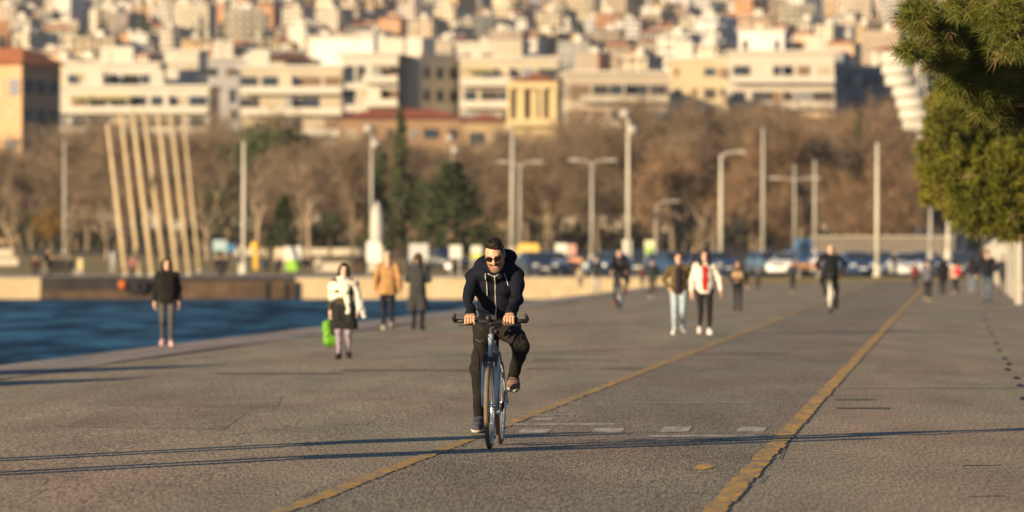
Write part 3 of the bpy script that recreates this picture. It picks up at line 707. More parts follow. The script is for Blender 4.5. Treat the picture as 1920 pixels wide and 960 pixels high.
lamp(1230, 480, 385, 400, 'curve', 'short lamp post with a curved arm left of the couple', .12)
lamp(1352, 492, 290, 355, 'arm', 'lamp post with one arm to the right, right of the couple', .19, M_polew)
lamp(1431, 485, 240, 385, 'plain', 'tall plain pale post right of the couple', .19)
lamp(1490, 484, 308, 385, 'armdown', 'two armed lamp post left of the cyclist riding away', .13)
lamp(1528, 482, 300, 385, 'plain', 'plain post just left of the cyclist riding away', .17)
lamp(1645, 518, 268, 300, 'plain', 'pale lamp post standing on the grass verge right of the cyclist riding away', .17, M_polew)
lamp(1745, 486, 388, 350, 'plain', 'short grey post below the pine, left one of two', .17)
lamp(1778, 486, 412, 330, 'plain', 'short pale post below the pine, right one of two', .19, M_polew)

# ------------------------------------------------------------------ leaning poles of the quay sculpture
M_gold = mat('weathered_wooden_mast', (.52, .39, .22), .7, .15, 1.2, c2=(.62, .48, .29))
poles = (((236, 512), (202, 232)), ((262, 505), (226, 208)), ((286, 512), (248, 205)), ((310, 505), (270, 208)), ((333, 512), (296, 208)), ((355, 512), (320, 212)), ((374, 470), (343, 214)))
nm = ('first and leftmost', 'second from left', 'third from left', 'fourth from left', 'fifth from left', 'sixth from left', 'seventh, rightmost and thinnest')
for i, ((bx, by), (tx, ty)) in enumerate(poles):
    d = 346 + (i % 2) * 3 + (24 if i == 6 else 0)
    b = W(bx, by, d); b.z = terr(d); t = W(tx, ty, d + 2) - b
    o = thing('leaning_pole', f'sunlit leaning pole on the quay, {nm[i]} of the row of seven', 'pole', b, 0, 'leaning poles of the quay sculpture')
    r = (.145, .13, .15, .125, .14, .12, .095)[i]
    MB().tube([(0, 0, 0), t * .35, t * .7, t], [r * 1.05, r, r * .9, r * .75], 10).build('shaft', M_gold, o, True)
    MB().lathe([(r * 2, 0), (r * 2, .06), (r * 1.3, .1), (r * 1.3, .18)], 12).build('foot_plate', M_pole, o)
    for q in (.3, .62, .86):
        c = t * q; a = t.normalized() * .08; MB().tube([c - a, c + a], r * 1.12, 10).build('collar', M_pole, o)

# ------------------------------------------------------------------ jetty, ladder buoy, walls
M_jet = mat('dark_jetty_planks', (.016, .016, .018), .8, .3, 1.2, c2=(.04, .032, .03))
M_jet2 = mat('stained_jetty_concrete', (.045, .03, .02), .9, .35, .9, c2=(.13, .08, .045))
d = 329.65; s = d / FPX; X = lambda px: (px - 960) * s
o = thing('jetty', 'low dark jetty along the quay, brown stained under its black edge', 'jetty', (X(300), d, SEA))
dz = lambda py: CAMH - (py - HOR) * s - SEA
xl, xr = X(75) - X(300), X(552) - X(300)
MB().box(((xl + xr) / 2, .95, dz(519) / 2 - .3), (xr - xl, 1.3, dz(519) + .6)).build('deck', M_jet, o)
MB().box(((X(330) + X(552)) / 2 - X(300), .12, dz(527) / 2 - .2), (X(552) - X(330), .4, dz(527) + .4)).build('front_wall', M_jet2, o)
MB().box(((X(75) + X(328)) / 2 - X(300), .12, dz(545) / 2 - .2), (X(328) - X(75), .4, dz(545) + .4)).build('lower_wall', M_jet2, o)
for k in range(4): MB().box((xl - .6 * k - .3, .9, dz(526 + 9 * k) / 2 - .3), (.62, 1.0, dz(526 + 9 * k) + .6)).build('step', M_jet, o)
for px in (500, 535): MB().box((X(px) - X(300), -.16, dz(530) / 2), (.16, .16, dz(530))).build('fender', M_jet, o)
b = thing('buoy', 'orange round buoy hanging on the dark jetty wall', 'buoy', W(230, 534, 329.1))
MB().lathe([(.02, -.28), (.15, -.22), (.24, -.08), (.25, .08), (.15, .22), (.06, .30)], 16).build('float', mat('orange_plastic', (.50, .13, .02), .5, .1, 3), b, True)
MB().tube([(0, 0, .34), (.02, .1, .6), (.0, .6, .9)], .025, 6).build('rope', M_jet, b)
# dark boat fenders / tyres by the buoy
for i, px in enumerate((248, 262)):
    t = MB(); c = W(px, 538, 329.3)
    t.tube([(math.cos(a) * .32, 0, math.sin(a) * .32) for a in [k * math.pi / 8 for k in range(16)]], .12, 8, closed=True)
    q = t.build('tyre_fender', mat('black_rubber', (.02, .02, .022), .8, .2, 4), None, True); q.location = c
    tag(q, 'black tyre hung on the jetty wall ' + ('just right of the orange buoy' if i == 0 else 'second to the right of the orange buoy'), 'tyre', 'tyre fenders')
M_lw = mat('pale_stone_wall', (.55, .48, .38), .9, .12, .5)
def lowwall(px0, px1, d, h, lab, th=.4):
    x0, x1 = (px0 - 960) * d / FPX, (px1 - 960) * d / FPX
    o = thing('low_wall', lab, 'wall', ((x0 + x1) / 2, d, terr(d) - .05), 0, 'low pale walls on the lawn')
    MB().box((0, 0, h / 2), (x1 - x0, th, h)).build('wall', M_lw, o); MB().box((0, 0, h + .05), (x1 - x0 + .08, th + .14, .1)).build('coping', M_lw, o)
lowwall(440, 690, 447, .5, 'long low pale wall behind the lawn between the second lamp post and the statue')
lowwall(-40, 22, 440, .55, 'short low pale wall at the left edge of the lawn')
lowwall(-40, 34, 398, .45, 'low pale wall on the lawn near the left edge, nearer the quay')
lowwall(590, 650, 372, .55, 'short pale bench wall behind the walker with the cream scarf')
lowwall(800, 870, 440, .4, 'low pale wall under the dark conifer left of the cyclist')
# litter bins / boxes / signs
def gz(d): return terr(d)
def panel_sign(px, pyc, d, wpx, hpx, c, lab, cat='sign', extra=None, legs=True, rz=0, name='sign_board'):
    s = d / FPX; x = (px - 960) * s; zc = CAMH - (pyc - HOR) * s; ww, hh = wpx * s, hpx * s; g = gz(d)
    o = thing(name, lab, cat, (x, d, g), rz)
    MB().box((0, 0, zc - g), (ww, .12, hh)).build('panel', paint(c, .6), o)
    if extra: MB().box((0, -.075, zc - g - hh * .25), (ww * .96, .03, hh * .45)).build('colour_field', paint(extra, .6), o)
    if legs:
        top = zc - g - hh / 2
        if top > .08:
            for q in (-.36, .36): MB().tube([(q * ww, 0, 0), (q * ww, 0, top + .02)], .05, 8).build('leg', M_pole, o)
    return o
o = thing('kiosk', 'small white kiosk box with a bright green lower half on the quay', 'kiosk', (W(550, 0, 360).x, 360, gz(360)))
s = 360 / FPX
MB().box((0, 0, 14 * s + .1), (27 * s, 1.0, 20 * s)).build('lower_box', paint((.28, .55, .06)), o)
MB().box((0, 0, 36 * s + .1), (29 * s, 1.05, 24 * s)).build('upper_box', paint((.78, .74, .66)), o)
MB().box((0, 0, 48.6 * s + .1), (32 * s, 1.2, .08)).build('roof', paint((.7, .66, .6)), o)
for q in (-1, 1): MB().box((q * 10 * s, 0, .08), (.14, .5, .2)).build('foot', M_dark, o)
o = thing('life_buoy_post', 'yellow rescue post with a round top on the quay left of the green kiosk', 'rescue post', (W(479, 0, 380).x, 380, gz(380))); s = 380 / FPX
MB().box((0, 0, 22 * s), (8 * s, .2, 44 * s)).build('post', paint((.70, .42, .05)), o)
MB().lathe([(9 * s, 38 * s), (9 * s, 48 * s), (4 * s, 52 * s)], 12).build('top', paint((.72, .44, .05)), o)
panel_sign(700, 472, 345, 26, 38, (.78, .75, .68), 'white notice board with an orange foot in front of the statue', extra=None)
panel_sign(525, 480, 372, 20, 30, (.66, .52, .38), 'beige board left of the green kiosk')
panel_sign(785, 472, 352, 36, 30, (.52, .50, .47), 'wide grey white board behind the long dark coat walker')
panel_sign(854, 472, 345, 22, 24, (.70, .67, .60), 'small white board left of the cyclist head')
panel_sign(893, 474, 340, 20, 26, (.66, .66, .56), 'white board with a yellow green lower half beside the cyclist shoulder', extra=(.50, .52, .12))
panel_sign(1052, 470, 360, 22, 26, (.74, .72, .60), 'white board between the yellow stall and the two armed lamp')
panel_sign(1218, 463, 360, 18, 24, (.72, .70, .42), 'pale yellow board left of the couple', extra=(.35, .55, .15))
panel_sign(1078, 500, 348, 24, 32, (.78, .36, .22), 'orange pink board right of the yellow stall')
panel_sign(1072, 468, 352, 16, 20, (.60, .33, .27), 'small pink board above the orange one')
panel_sign(1176, 470, 358, 16, 40, (.76, .70, .60), 'narrow white board at the foot of the tallest lamp post')
panel_sign(452, 485, 352, 10, 50, (.70, .62, .48), 'narrow pale panel at the foot of the second lamp post')
panel_sign(150, 496, 352, 9, 22, (.66, .52, .26), 'narrow yellowish marker post right of the leftmost lamp post', name='marker_post', cat='marker')
panel_sign(211, 484, 370, 8, 22, (.36, .37, .38), 'narrow grey marker left of the first leaning pole', name='marker_post', cat='marker')
panel_sign(412, 460, 430, 26, 20, (.35, .48, .50), 'pale blue tent like board right of the leaning poles')
panel_sign(432, 465, 432, 18, 16, (.05, .17, .34), 'dark blue board beside the pale blue one')
o = thing('market_stall', 'yellow roofed stall right behind the cyclist head', 'stall', (W(990, 0, 360).x, 360, gz(360))); s = 360 / FPX
MB().box((0, 0, 50 * s), (46 * s, 1.8, 16 * s), 0, 0, .8).build('canopy', cloth((.72, .48, .12)), o)
for qx in (-1, 1):
    for qy in (-1, 1): MB().tube([(qx * 20 * s, qy * .75, 0), (qx * 20 * s, qy * .75, 43 * s)], .05, 6).build('leg', M_pole, o)
MB().box((0, 0, 14 * s), (38 * s, 1.2, 26 * s)).build('counter', paint((.07, .08, .11)), o)
# white statue on its plinth
d = 372; s = d / FPX
o = thing('statue', 'white abstract sculpture standing on a pale plinth in front of the dark conifer', 'statue', ((706 - 960) * s, d, gz(d)))
zz = lambda py: CAMH - (py - HOR) * s - gz(d)
MB().box((0, 0, zz(462) / 2), (26 * s, 26 * s, zz(462))).build('plinth', M_lw, o)
MB().lathe([(11 * s, zz(462)), (13 * s, zz(445)), (12.5 * s, zz(420)), (10.5 * s, zz(400)), (6 * s, zz(386)), (2 * s, zz(378))], 14, 0, (.05, 0, 0)).build('figure', mat('white_marble', (.50, .47, .42), .6, .08, 2), o, True)
# ------------------------------------------------------------------ parked cars
M_cpaint = bpy.data.materials.new('car_paint'); M_cpaint.use_nodes = True
b_ = M_cpaint.node_tree.nodes['Principled BSDF']; oi = M_cpaint.node_tree.nodes.new('ShaderNodeObjectInfo'); M_cpaint.node_tree.links.new(oi.outputs['Color'], b_.inputs['Base Color'])
b_.inputs['Roughness'].default_value = .3; b_.inputs['Coat Weight'].default_value = .6
M_tyre = mat('tyre_rubber', (.02, .02, .021), .85, .2, 20); M_rim = mat('alloy_rim', (.5, .5, .5), .35, .05, 3, metal=.8)
M_hl = mat('headlight_glass', (.75, .75, .72), .15, .05, 3, spec=.6); M_plate = paint((.8, .8, .78))
def car_body():
    # cross sections along the length (y from -2.05 front to 2.05 back): half width, bottom, shoulder, roof
    st = [(-2.05, .72, .32, .60, .60), (-1.95, .80, .24, .72, .72), (-1.2, .86, .22, .86, .88), (-.75, .87, .22, .92, .98), (-.1, .87, .22, .94, 1.42), (.6, .87, .22, .95, 1.47), (1.3, .86, .22, .95, 1.40), (1.85, .83, .24, .94, 1.05), (2.05, .76, .32, .80, .82)]
    vs = []; n = 10
    for y, hw, zb, zs, zr in st:
        rw = hw * (.72 if zr > zs + .2 else .9)
        vs += [(-hw * .92, y, zb), (-hw, y, zb + .15), (-hw, y, zs), (-rw, y, zr - .04), (-rw * .8, y, zr), (rw * .8, y, zr), (rw, y, zr - .04), (hw, y, zs), (hw, y, zb + .15), (hw * .92, y, zb)]
    fs = [(i * n + j, i * n + (j + 1) % n, (i + 1) * n + (j + 1) % n, (i + 1) * n + j) for i in range(len(st) - 1) for j in range(n)]
    fs += [tuple(range(n))[::-1], tuple((len(st) - 1) * n + j for j in range(n))]
    return MB().add(vs, fs).mesh('body', [M_cpaint], True)
CB = car_body()
ws = MB().add([(-.64, -.74, 1.0), (.64, -.74, 1.0), (.60, -.17, 1.40), (-.60, -.17, 1.40)], [(0, 1, 2, 3)])
wsm = MB().add([(-.70, -.80, .96), (.70, -.80, .96), (.58, -.14, 1.42), (-.58, -.14, 1.42), (-.70, -.70, .93), (.70, -.70, .93), (.58, -.06, 1.40), (-.58, -.06, 1.40)], [(0, 1, 2, 3), (7, 6, 5, 4), (0, 4, 5, 1), (1, 5, 6, 2), (2, 6, 7, 3), (3, 7, 4, 0)]).mesh('windscreen', [M_glass])
swm = {sx: MB().add([(sx * .865, -.65, .98), (sx * .865, 1.45, 1.0), (sx * .68, 1.1, 1.34), (sx * .68, -.1, 1.37), (sx * .80, -.65, .98), (sx * .80, 1.45, 1.0), (sx * .62, 1.1, 1.34), (sx * .62, -.1, 1.37)], [(0, 1, 2, 3), (7, 6, 5, 4), (0, 4, 5, 1), (1, 5, 6, 2), (2, 6, 7, 3), (3, 7, 4, 0)]).mesh('side_window', [M_glass]) for sx in (-1, 1)}
ty = MB().tube([(-.1, 0, 0), (.1, 0, 0)], .31, 18).mesh('tyre', [M_tyre]); rm = MB().tube([(-.108, 0, 0), (.108, 0, 0)], .19, 14).mesh('rim', [M_rim])
hlm = MB().box((0, 0, 0), (.34, .16, .15)).mesh('headlight', [M_hl]); plm = MB().box((0, -2.06, .45), (.5, .04, .11)).mesh('number_plate', [M_plate]); grm = MB().box((0, -2.03, .62), (.8, .08, .14)).mesh('grille', [M_dark])
def make_car(lab, c, px, d, rz):
    o = thing('parked_car', lab, 'car', ((px - 960) * d / FPX, d, gz(d) + .004), R(rz), 'cars parked behind the promenade')
    b = link('body', CB, o); b.color = (*c, 1); link('windscreen', wsm, o)
    for sx in (-1, 1):
        link('side_window', swm[sx], o); h = link('headlight', hlm, o); h.location = (sx * .60, -1.96, .66)
        for y in (-1.25, 1.3):
            t = link('tyre', ty, o); t.name = 'wheel'; t.location = (sx * .80, y, .31); link('rim', rm, t)
    link('number_plate', plm, o); link('grille', grm, o); return o
for lab, c, px, d, rz in (('white parked car head on, at the right beside the walkers', (.80, .78, .74), 1699, 333, 4), ('white parked car left of the small standing figure', (.80, .78, .74), 1478, 345, -20), ('white parked car partly hidden by the cyclist riding away', (.78, .76, .72), 1547, 350, 10),
                          ('dark blue parked car behind the cyclist riding away', (.03, .07, .16), 1606, 345, 8), ('dark blue parked car left of the pale lamp post on the verge', (.03, .09, .19), 1652, 352, -8), ('mid blue parked car above the small standing figure', (.05, .14, .30), 1502, 372, 12),
                          ('dark blue parked car behind the white jacket walker', (.025, .06, .12), 1262, 340, 30), ('steel blue parked car left of the couple', (.07, .14, .21), 1140, 345, -25), ('dark navy parked car beside the yellow stall', (.025, .04, .07), 1006, 345, 15),
                          ('pale blue parked car right of the cyclist shoulder', (.30, .38, .45), 1038, 350, 6), ('blue grey parked car behind the walker with the beige bag', (.10, .16, .24), 1440, 360, 18), ('dark parked car under the tallest lamp post', (.04, .05, .065), 1192, 362, 0),
                          ('dark grey parked car at the far right behind the walkers', (.05, .06, .08), 1800, 345, -6), ('navy parked car left of the short grey post', (.03, .06, .12), 1735, 352, 3), ('dark blue parked car behind the couple', (.03, .07, .15), 1342, 352, 22),
                          ('dark parked car right of the wide grey white board', (.03, .035, .045), 822, 375, 60)):
    make_car(lab, c, px, d, rz)
o = thing('kiosk', 'narrow blue kiosk standing behind the parked cars left of the cyclist riding away', 'kiosk', ((1505 - 960) * 380 / FPX, 380, gz(380)), R(5))
bm_ = paint((.06, .17, .36))
MB().box((0, 0, 1.0), (1.0, 1.0, 2.0)).build('cabin', bm_, o); MB().box((0, 0, 2.06), (1.15, 1.15, .12)).build('roof', paint((.10, .13, .18)), o)
MB().box((0, -.505, 1.45), (.7, .05, .7)).build('window', M_glass, o); MB().box((0, -.56, 1.03), (.85, .2, .05)).build('counter', M_pole, o)
# bench with orange slats on the verge
o = thing('park_bench', 'orange brown bench on the grass verge left of the cyclist riding away', 'bench', ((1515 - 960) * 292 / FPX, 292, .14)); M_bw = mat('orange_bench_wood', (.36, .18, .07), .7, .15, 3)
MB().box((0, 0, .45), (1.3, .42, .06)).build('seat', M_bw, o); MB().box((0, .24, .64), (1.3, .05, .2)).build('backrest', M_bw, o)
for sx in (-.5, .5): MB().box((sx, 0, .21), (.08, .4, .42)).build('leg', M_pole, o)
# far pale wall band behind the cars at right
o = thing('boundary_wall', 'long pale grey wall behind the parked cars under the reddish trees', 'wall', ((1655 - 960) * 445 / FPX, 444, gz(444) - .05))
MB().box((0, 0, .75), (11, .3, 1.5)).build('wall', mat('pale_render', (.19, .16, .125), .9, .15, .4), o); MB().box((0, 0, 1.55), (11.2, .5, .1)).build('coping', M_lw, o)

# ------------------------------------------------------------------ white post fence and canopy at right
M_wpost = mat('white_painted_post', (.47, .43, .36), .6, .08, 2)
o = thing('white_fence', 'row of thick white posts with a top rail along the right edge of the promenade', 'fence', (1.72 + SL * 165, 165, 0))
for i, y in enumerate((0, 20, 37, 53, 70, 88, 104)):
    q = MB().box((SL * y, y, .93), (.19 if i == 0 else .10,) * 2 + (1.86,)); q.build('post', M_wpost, o)
MB().tube([(0, 0, 1.80), (SL * 100, 100, 1.80)], .03, 6).build('top_rail', M_wpost, o)
o = thing('white_canopy', 'small white canopy tent at the right behind the walkers', 'canopy', ((1868 - 960) * 230 / FPX, 230, 0))
zz = lambda py: CAMH - (py - HOR) * 230 / FPX
MB().add([(-.42, -.42, zz(484)), (.42, -.42, zz(484)), (.42, .42, zz(484)), (-.42, .42, zz(484)), (-.42, -.42, zz(462)), (.42, -.42, zz(462)), (.42, .42, zz(462)), (-.42, .42, zz(462)), (0, 0, zz(445))], [(3, 2, 1, 0), (0, 1, 5, 4), (1, 2, 6, 5), (2, 3, 7, 6), (3, 0, 4, 7), (4, 5, 8), (5, 6, 8), (6, 7, 8), (7, 4, 8)]).build('roof', cloth((.50, .46, .40)), o)
for sx in (-.38, .38):
    for sy in (-.38, .38): MB().tube([(sx, sy, 0), (sx, sy, zz(480))], .03, 6).build('leg', M_wpost, o)

# ------------------------------------------------------------------ unseen boards outside the frame, added to throw shadows across the path
M_sboard = paint((.10, .13, .16))
def shadow_board(x, y, label, h=2.15):
    o = thing('added_shadow_board', label, 'shadow board', (x, y, prom_z(x, y)), R(45), 'added boards casting shadows on the path')
    for q in (-.215, .215): MB().tube([(0, q, 0), (0, q, h)], .115, 10).build('leg', M_pole, o)
    MB().box((0, 0, 1.30), (.05, .44, .62)).build('panel', M_sboard, o)
    return o
def from_shadow(px, py, back):   # the foot of something whose shadow reaches a point of the ground
    p = P(px, py); return p.x - back * .7071, p.y - back * .7071
x, y = from_shadow(0, 888, 1.6); shadow_board(x, y, 'dark two legged board added for its shadow just left of the frame, nearer one', 2.3)
x, y = from_shadow(0, 862, 1.4); shadow_board(x, y, 'dark two legged board added for its shadow just left of the frame, farther one', 1.75)

# unseen shrub planters near the water, added so that pointed shadows reach the frame
def shadow_shrub(px, py, back, label):
    x, y = from_shadow(px, py, back); o = thing('shadowcaster', label, 'shadowcaster', (x, y, prom_z(x, y)), 0, 'added shadow casters by the water')
    MB().lathe([(1.2, 0), (1.5, .08), (1.52, .45), (1.45, .47)], 18).build('tub', M_apron, o, True)
    c = MB(); rr = random.Random(4)
    c.lathe([(1.4, .42), (1.44, .58), (1.15, .88), (.6, 1.18), (.06, 1.42)], 14)
    for k in range(40):
        z = .45 + k * .02; leaf_cloud(c, (0, 0, z), (1.5 * (1.42 - z) / .95, 1.5 * (1.42 - z) / .95, .08), 30, .06, rr)
    c.build('shrub', M_ever, o)
shadow_shrub(405, 684, 6.3, 'round planter added for its shadow with a conical shrub left of the frame, farther one')
shadow_shrub(245, 709, 6.2, 'round planter added for its shadow with a conical shrub left of the frame, nearer one')

# ------------------------------------------------------------------ the pines on the right
M_need = mat('pine_needles', (.065, .082, .010), .6, .45, 2.2, c2=(.135, .14, .02), spec=.25)
M_need2 = mat('pine_needles_far', (.075, .09, .008), .6, .4, 1.2, c2=(.21, .19, .02), spec=.25)
M_dry = mat('dry_needles', (.20, .13, .05), .8, .3, 3)
M_pbark = mat('pine_bark', (.20, .13, .085), .95, .3, 4, .6, 15)
def tuft(mb, c, axis, rr, n, L, wdt, mi=0, wide=1.0):
    ax = Vector(axis).normalized()
    for _ in range(n):
        dv = (ax * rr.uniform(.05, 1.0) + Vector((rr.gauss(0, .55), rr.gauss(0, .55), rr.gauss(0, .55))) * wide).normalized()
        s = dv.orthogonal().normalized(); s.rotate(Matrix.Rotation(rr.uniform(0, 6.28), 3, dv))
        b = Vector(c) + ax * rr.uniform(-.09, .05); l = L * rr.uniform(.7, 1.15)
        bend = Vector((0, 0, -.12 * l))
        mb.add([b - s * wdt, b + s * wdt, b + dv * l + bend], [(0, 1, 2)], mi)
def pine(name, label, trunk_px, d, clumps, seed, ntuft, nneed, L, wdt, m, tree_h, dry=0.0):
    """clumps: (x, y, z, rx, ry, rz) volumes that the foliage fills; each is fed by a limb from the trunk"""
    rr = random.Random(seed); s = d / FPX
    o = thing(name, label, 'pine', ((trunk_px - 960) * s, d, .1)); ox = Vector(o.location)
    tr = MB(); tr.tube([(0, 0, 0), (.1, 0, tree_h * .35), (-.05, .1, tree_h * .7), (0, 0, tree_h)], [.24, .2, .13, .05], 10)
    tr.build('trunk', M_pbark, o, True)
    cr = MB(); lb = MB()
    for c in clumps:
        cc = Vector(c[:3]) - ox; rad = Vector(c[3:6]); den = c[6] if len(c) > 6 else 1
        root = Vector((0, 0, min(tree_h * .92, max(1.2, cc.z - .4 * cc.xy.length * .3))))
        mid = root.lerp(cc, .55) + Vector((0, 0, .12))
        if not any((Vector(q[:3]) - ox - cc).length < 1.2 and q[0] > c[0] + .25 for q in clumps): lb.tube([root, mid, cc], [.06, .04, .015], 6)
        else:
            nb = min((q for q in clumps if q[0] > c[0] + .25), key=lambda q: (Vector(q[:3]) - ox - cc).length); nb = Vector(nb[:3]) - ox
            md = nb.lerp(cc, .5) + Vector((0, 0, -.06)); lb.tube([nb, md, cc], [.022, .014, .006], 6)
        vol = rad.x * rad.y * rad.z
        for _ in range(int(ntuft * den * vol ** .67)):
            while True:
                p = Vector((rr.uniform(-1, 1), rr.uniform(-1, 1), rr.uniform(-1, 1)))
                if .12 < p.length < 1: break
            q = cc + Vector((p.x * rad.x, p.y * rad.y, p.z * rad.z))
            out = (Vector((p.x, p.y, p.z * .6)) + Vector((0, -.1, .25)) + Vector((rr.gauss(0, .3), rr.gauss(0, .3), rr.gauss(0, .3)))).normalized()
            tuft(cr, q, out, rr, nneed, L, wdt, 1 if rr.random() < dry else 0)
            if rr.random() < .4: lb.tube([cc.lerp(q, .35), q], [.014, .006], 4, cap=False)
    lb.build('limbs', M_pbark, o); cr.build('crown', [m, M_dry], o)
    return o
DD = 0
def cl(px, py, d, rpx, rpy, ry, den=1):
    s = (d + DD) / FPX; p = W(px, py, d + DD); return (p.x, p.y, p.z, rpx * s, ry, rpy * s, den)
pine('pine_tree', 'near pine with sharp long needles reaching in at the upper right corner', 2440, 48,
     [cl(1722, 30, 46.2, 34, 34, .35, 1.3), cl(1712, 92, 45.9, 26, 20, .22, 1.3), cl(1765, 60, 46.5, 40, 50, .4, 1.2), cl(1830, 70, 47, 60, 75, .5, 1.2), cl(1770, 118, 46.4, 34, 22, .25, 1), cl(1795, 152, 46.8, 40, 30, .3, 1), cl(1850, 195, 47.2, 45, 26, .3, .9), cl(1845, 160, 47, 55, 45, .4, 1), cl(1900, 120, 47.5, 60, 80, .5, 1.2), cl(1900, 215, 47.5, 45, 22, .3, .8),
      cl(1960, 40, 48, 90, 110, .8, 1), cl(1840, 5, 44, 70, 40, .4, 1), cl(1895, 40, 40, 45, 70, .4, 1.2), cl(2030, 140, 48, 90, 90, .8, .4), cl(1760, -60, 47, 80, 50, .8, .3), cl(1900, -100, 48, 120, 80, 1.2, .3), cl(2100, -60, 48, 160, 130, 1.5, .2), cl(2250, 60, 48, 150, 150, 1.5, .2), cl(2150, 160, 48, 110, 60, 1, .3), cl(2240, -240, 48, 190, 120, 1.5, .2)],
     11, 2100, 46, .115, .0026, M_need, 6.5, .10)
DD = 22
pine('pine_tree', 'farther rounded pine hanging low over the right side of the promenade', 2190, 88,
     [cl(1775, 235, 64, 45, 50, .45), cl(1745, 300, 64.5, 32, 48, .35), cl(1795, 330, 64, 60, 60, .5), cl(1755, 360, 64.5, 32, 28, .3), cl(1830, 395, 64, 55, 45, .45), cl(1840, 260, 64.5, 65, 70, .6), cl(1880, 330, 64, 60, 70, .6), cl(1890, 415, 64, 50, 38, .45), cl(1940, 260, 65, 70, 90, .8), cl(1950, 370, 65, 70, 70, .7), cl(1800, 205, 66, 45, 38, .5), cl(1770, 195, 66, 34, 26, .4), cl(1830, 170, 66, 50, 36, .5), cl(1880, 190, 66, 70, 40, .6), cl(2040, 300, 66, 90, 110, 1, .3), cl(2140, 260, 66, 90, 110, 1, .3), cl(2060, 150, 67, 150, 80, 1.2, .3)],
     12, 900, 40, .15, .007, M_need2, 6.0, .05)

# ------------------------------------------------------------------ smooth bodies: blended round cones and ellipsoids, meshed on a grid
def C(a, b, ra, rb=None, k=.03): return ('c', np.array(a, float), np.array(b, float), ra, ra if rb is None else rb, k)
def E(c, r, k=.03, rot=None): return ('e', np.array(c, float), np.array(r, float), k, rot)
def nets(v, org, h):
    s = v < 0; nx, ny, nz = v.shape
    acc = np.zeros((nx - 1, ny - 1, nz - 1, 3), np.float32); cnt = np.zeros((nx - 1, ny - 1, nz - 1), np.float32)
    for ax in range(3):
        o1, o2 = [a for a in range(3) if a != ax]
        for i in (0, 1):
            for j in (0, 1):
                sa = [None] * 3; sb = [None] * 3
                sa[ax] = slice(0, -1); sb[ax] = slice(1, None)
                for o, q in ((o1, i), (o2, j)): sa[o] = sb[o] = slice(q, v.shape[o] - 1 + q)
                a, b = v[tuple(sa)], v[tuple(sb)]; cr = (a < 0) != (b < 0)
                t = np.where(cr, a / np.where(cr, a - b, 1), 0)
                acc[..., ax] += t; acc[..., o1] += cr * i; acc[..., o2] += cr * j; cnt += cr
    act = cnt > 0; idx = np.full(act.shape, -1, np.int64); idx[act] = np.arange(act.sum())
    verts = (acc[act] / cnt[act][:, None] + np.argwhere(act)) * h + org
    quads = []
    for ax in range(3):
        o1, o2 = [a for a in range(3) if a != ax]
        sa = [slice(1, -1)] * 3; sb = [slice(1, -1)] * 3; sa[ax] = slice(0, -1); sb[ax] = slice(1, None)
        a, b = s[tuple(sa)], s[tuple(sb)]
        def ci(d1, d2):
            q = [None] * 3; q[ax] = slice(0, None)
            q[o1] = slice(d1, act.shape[o1] - 1 + d1); q[o2] = slice(d2, act.shape[o2] - 1 + d2); return idx[tuple(q)]
        Q = np.stack([ci(0, 0), ci(1, 0), ci(1, 1), ci(0, 1)], -1)
        f1 = a & ~b; f2 = b & ~a
        if ax == 1: f1, f2 = f2, f1
        quads += [Q[f1], Q[f2][:, ::-1]]
    q = np.concatenate(quads); return verts, q[(q >= 0).all(1)]
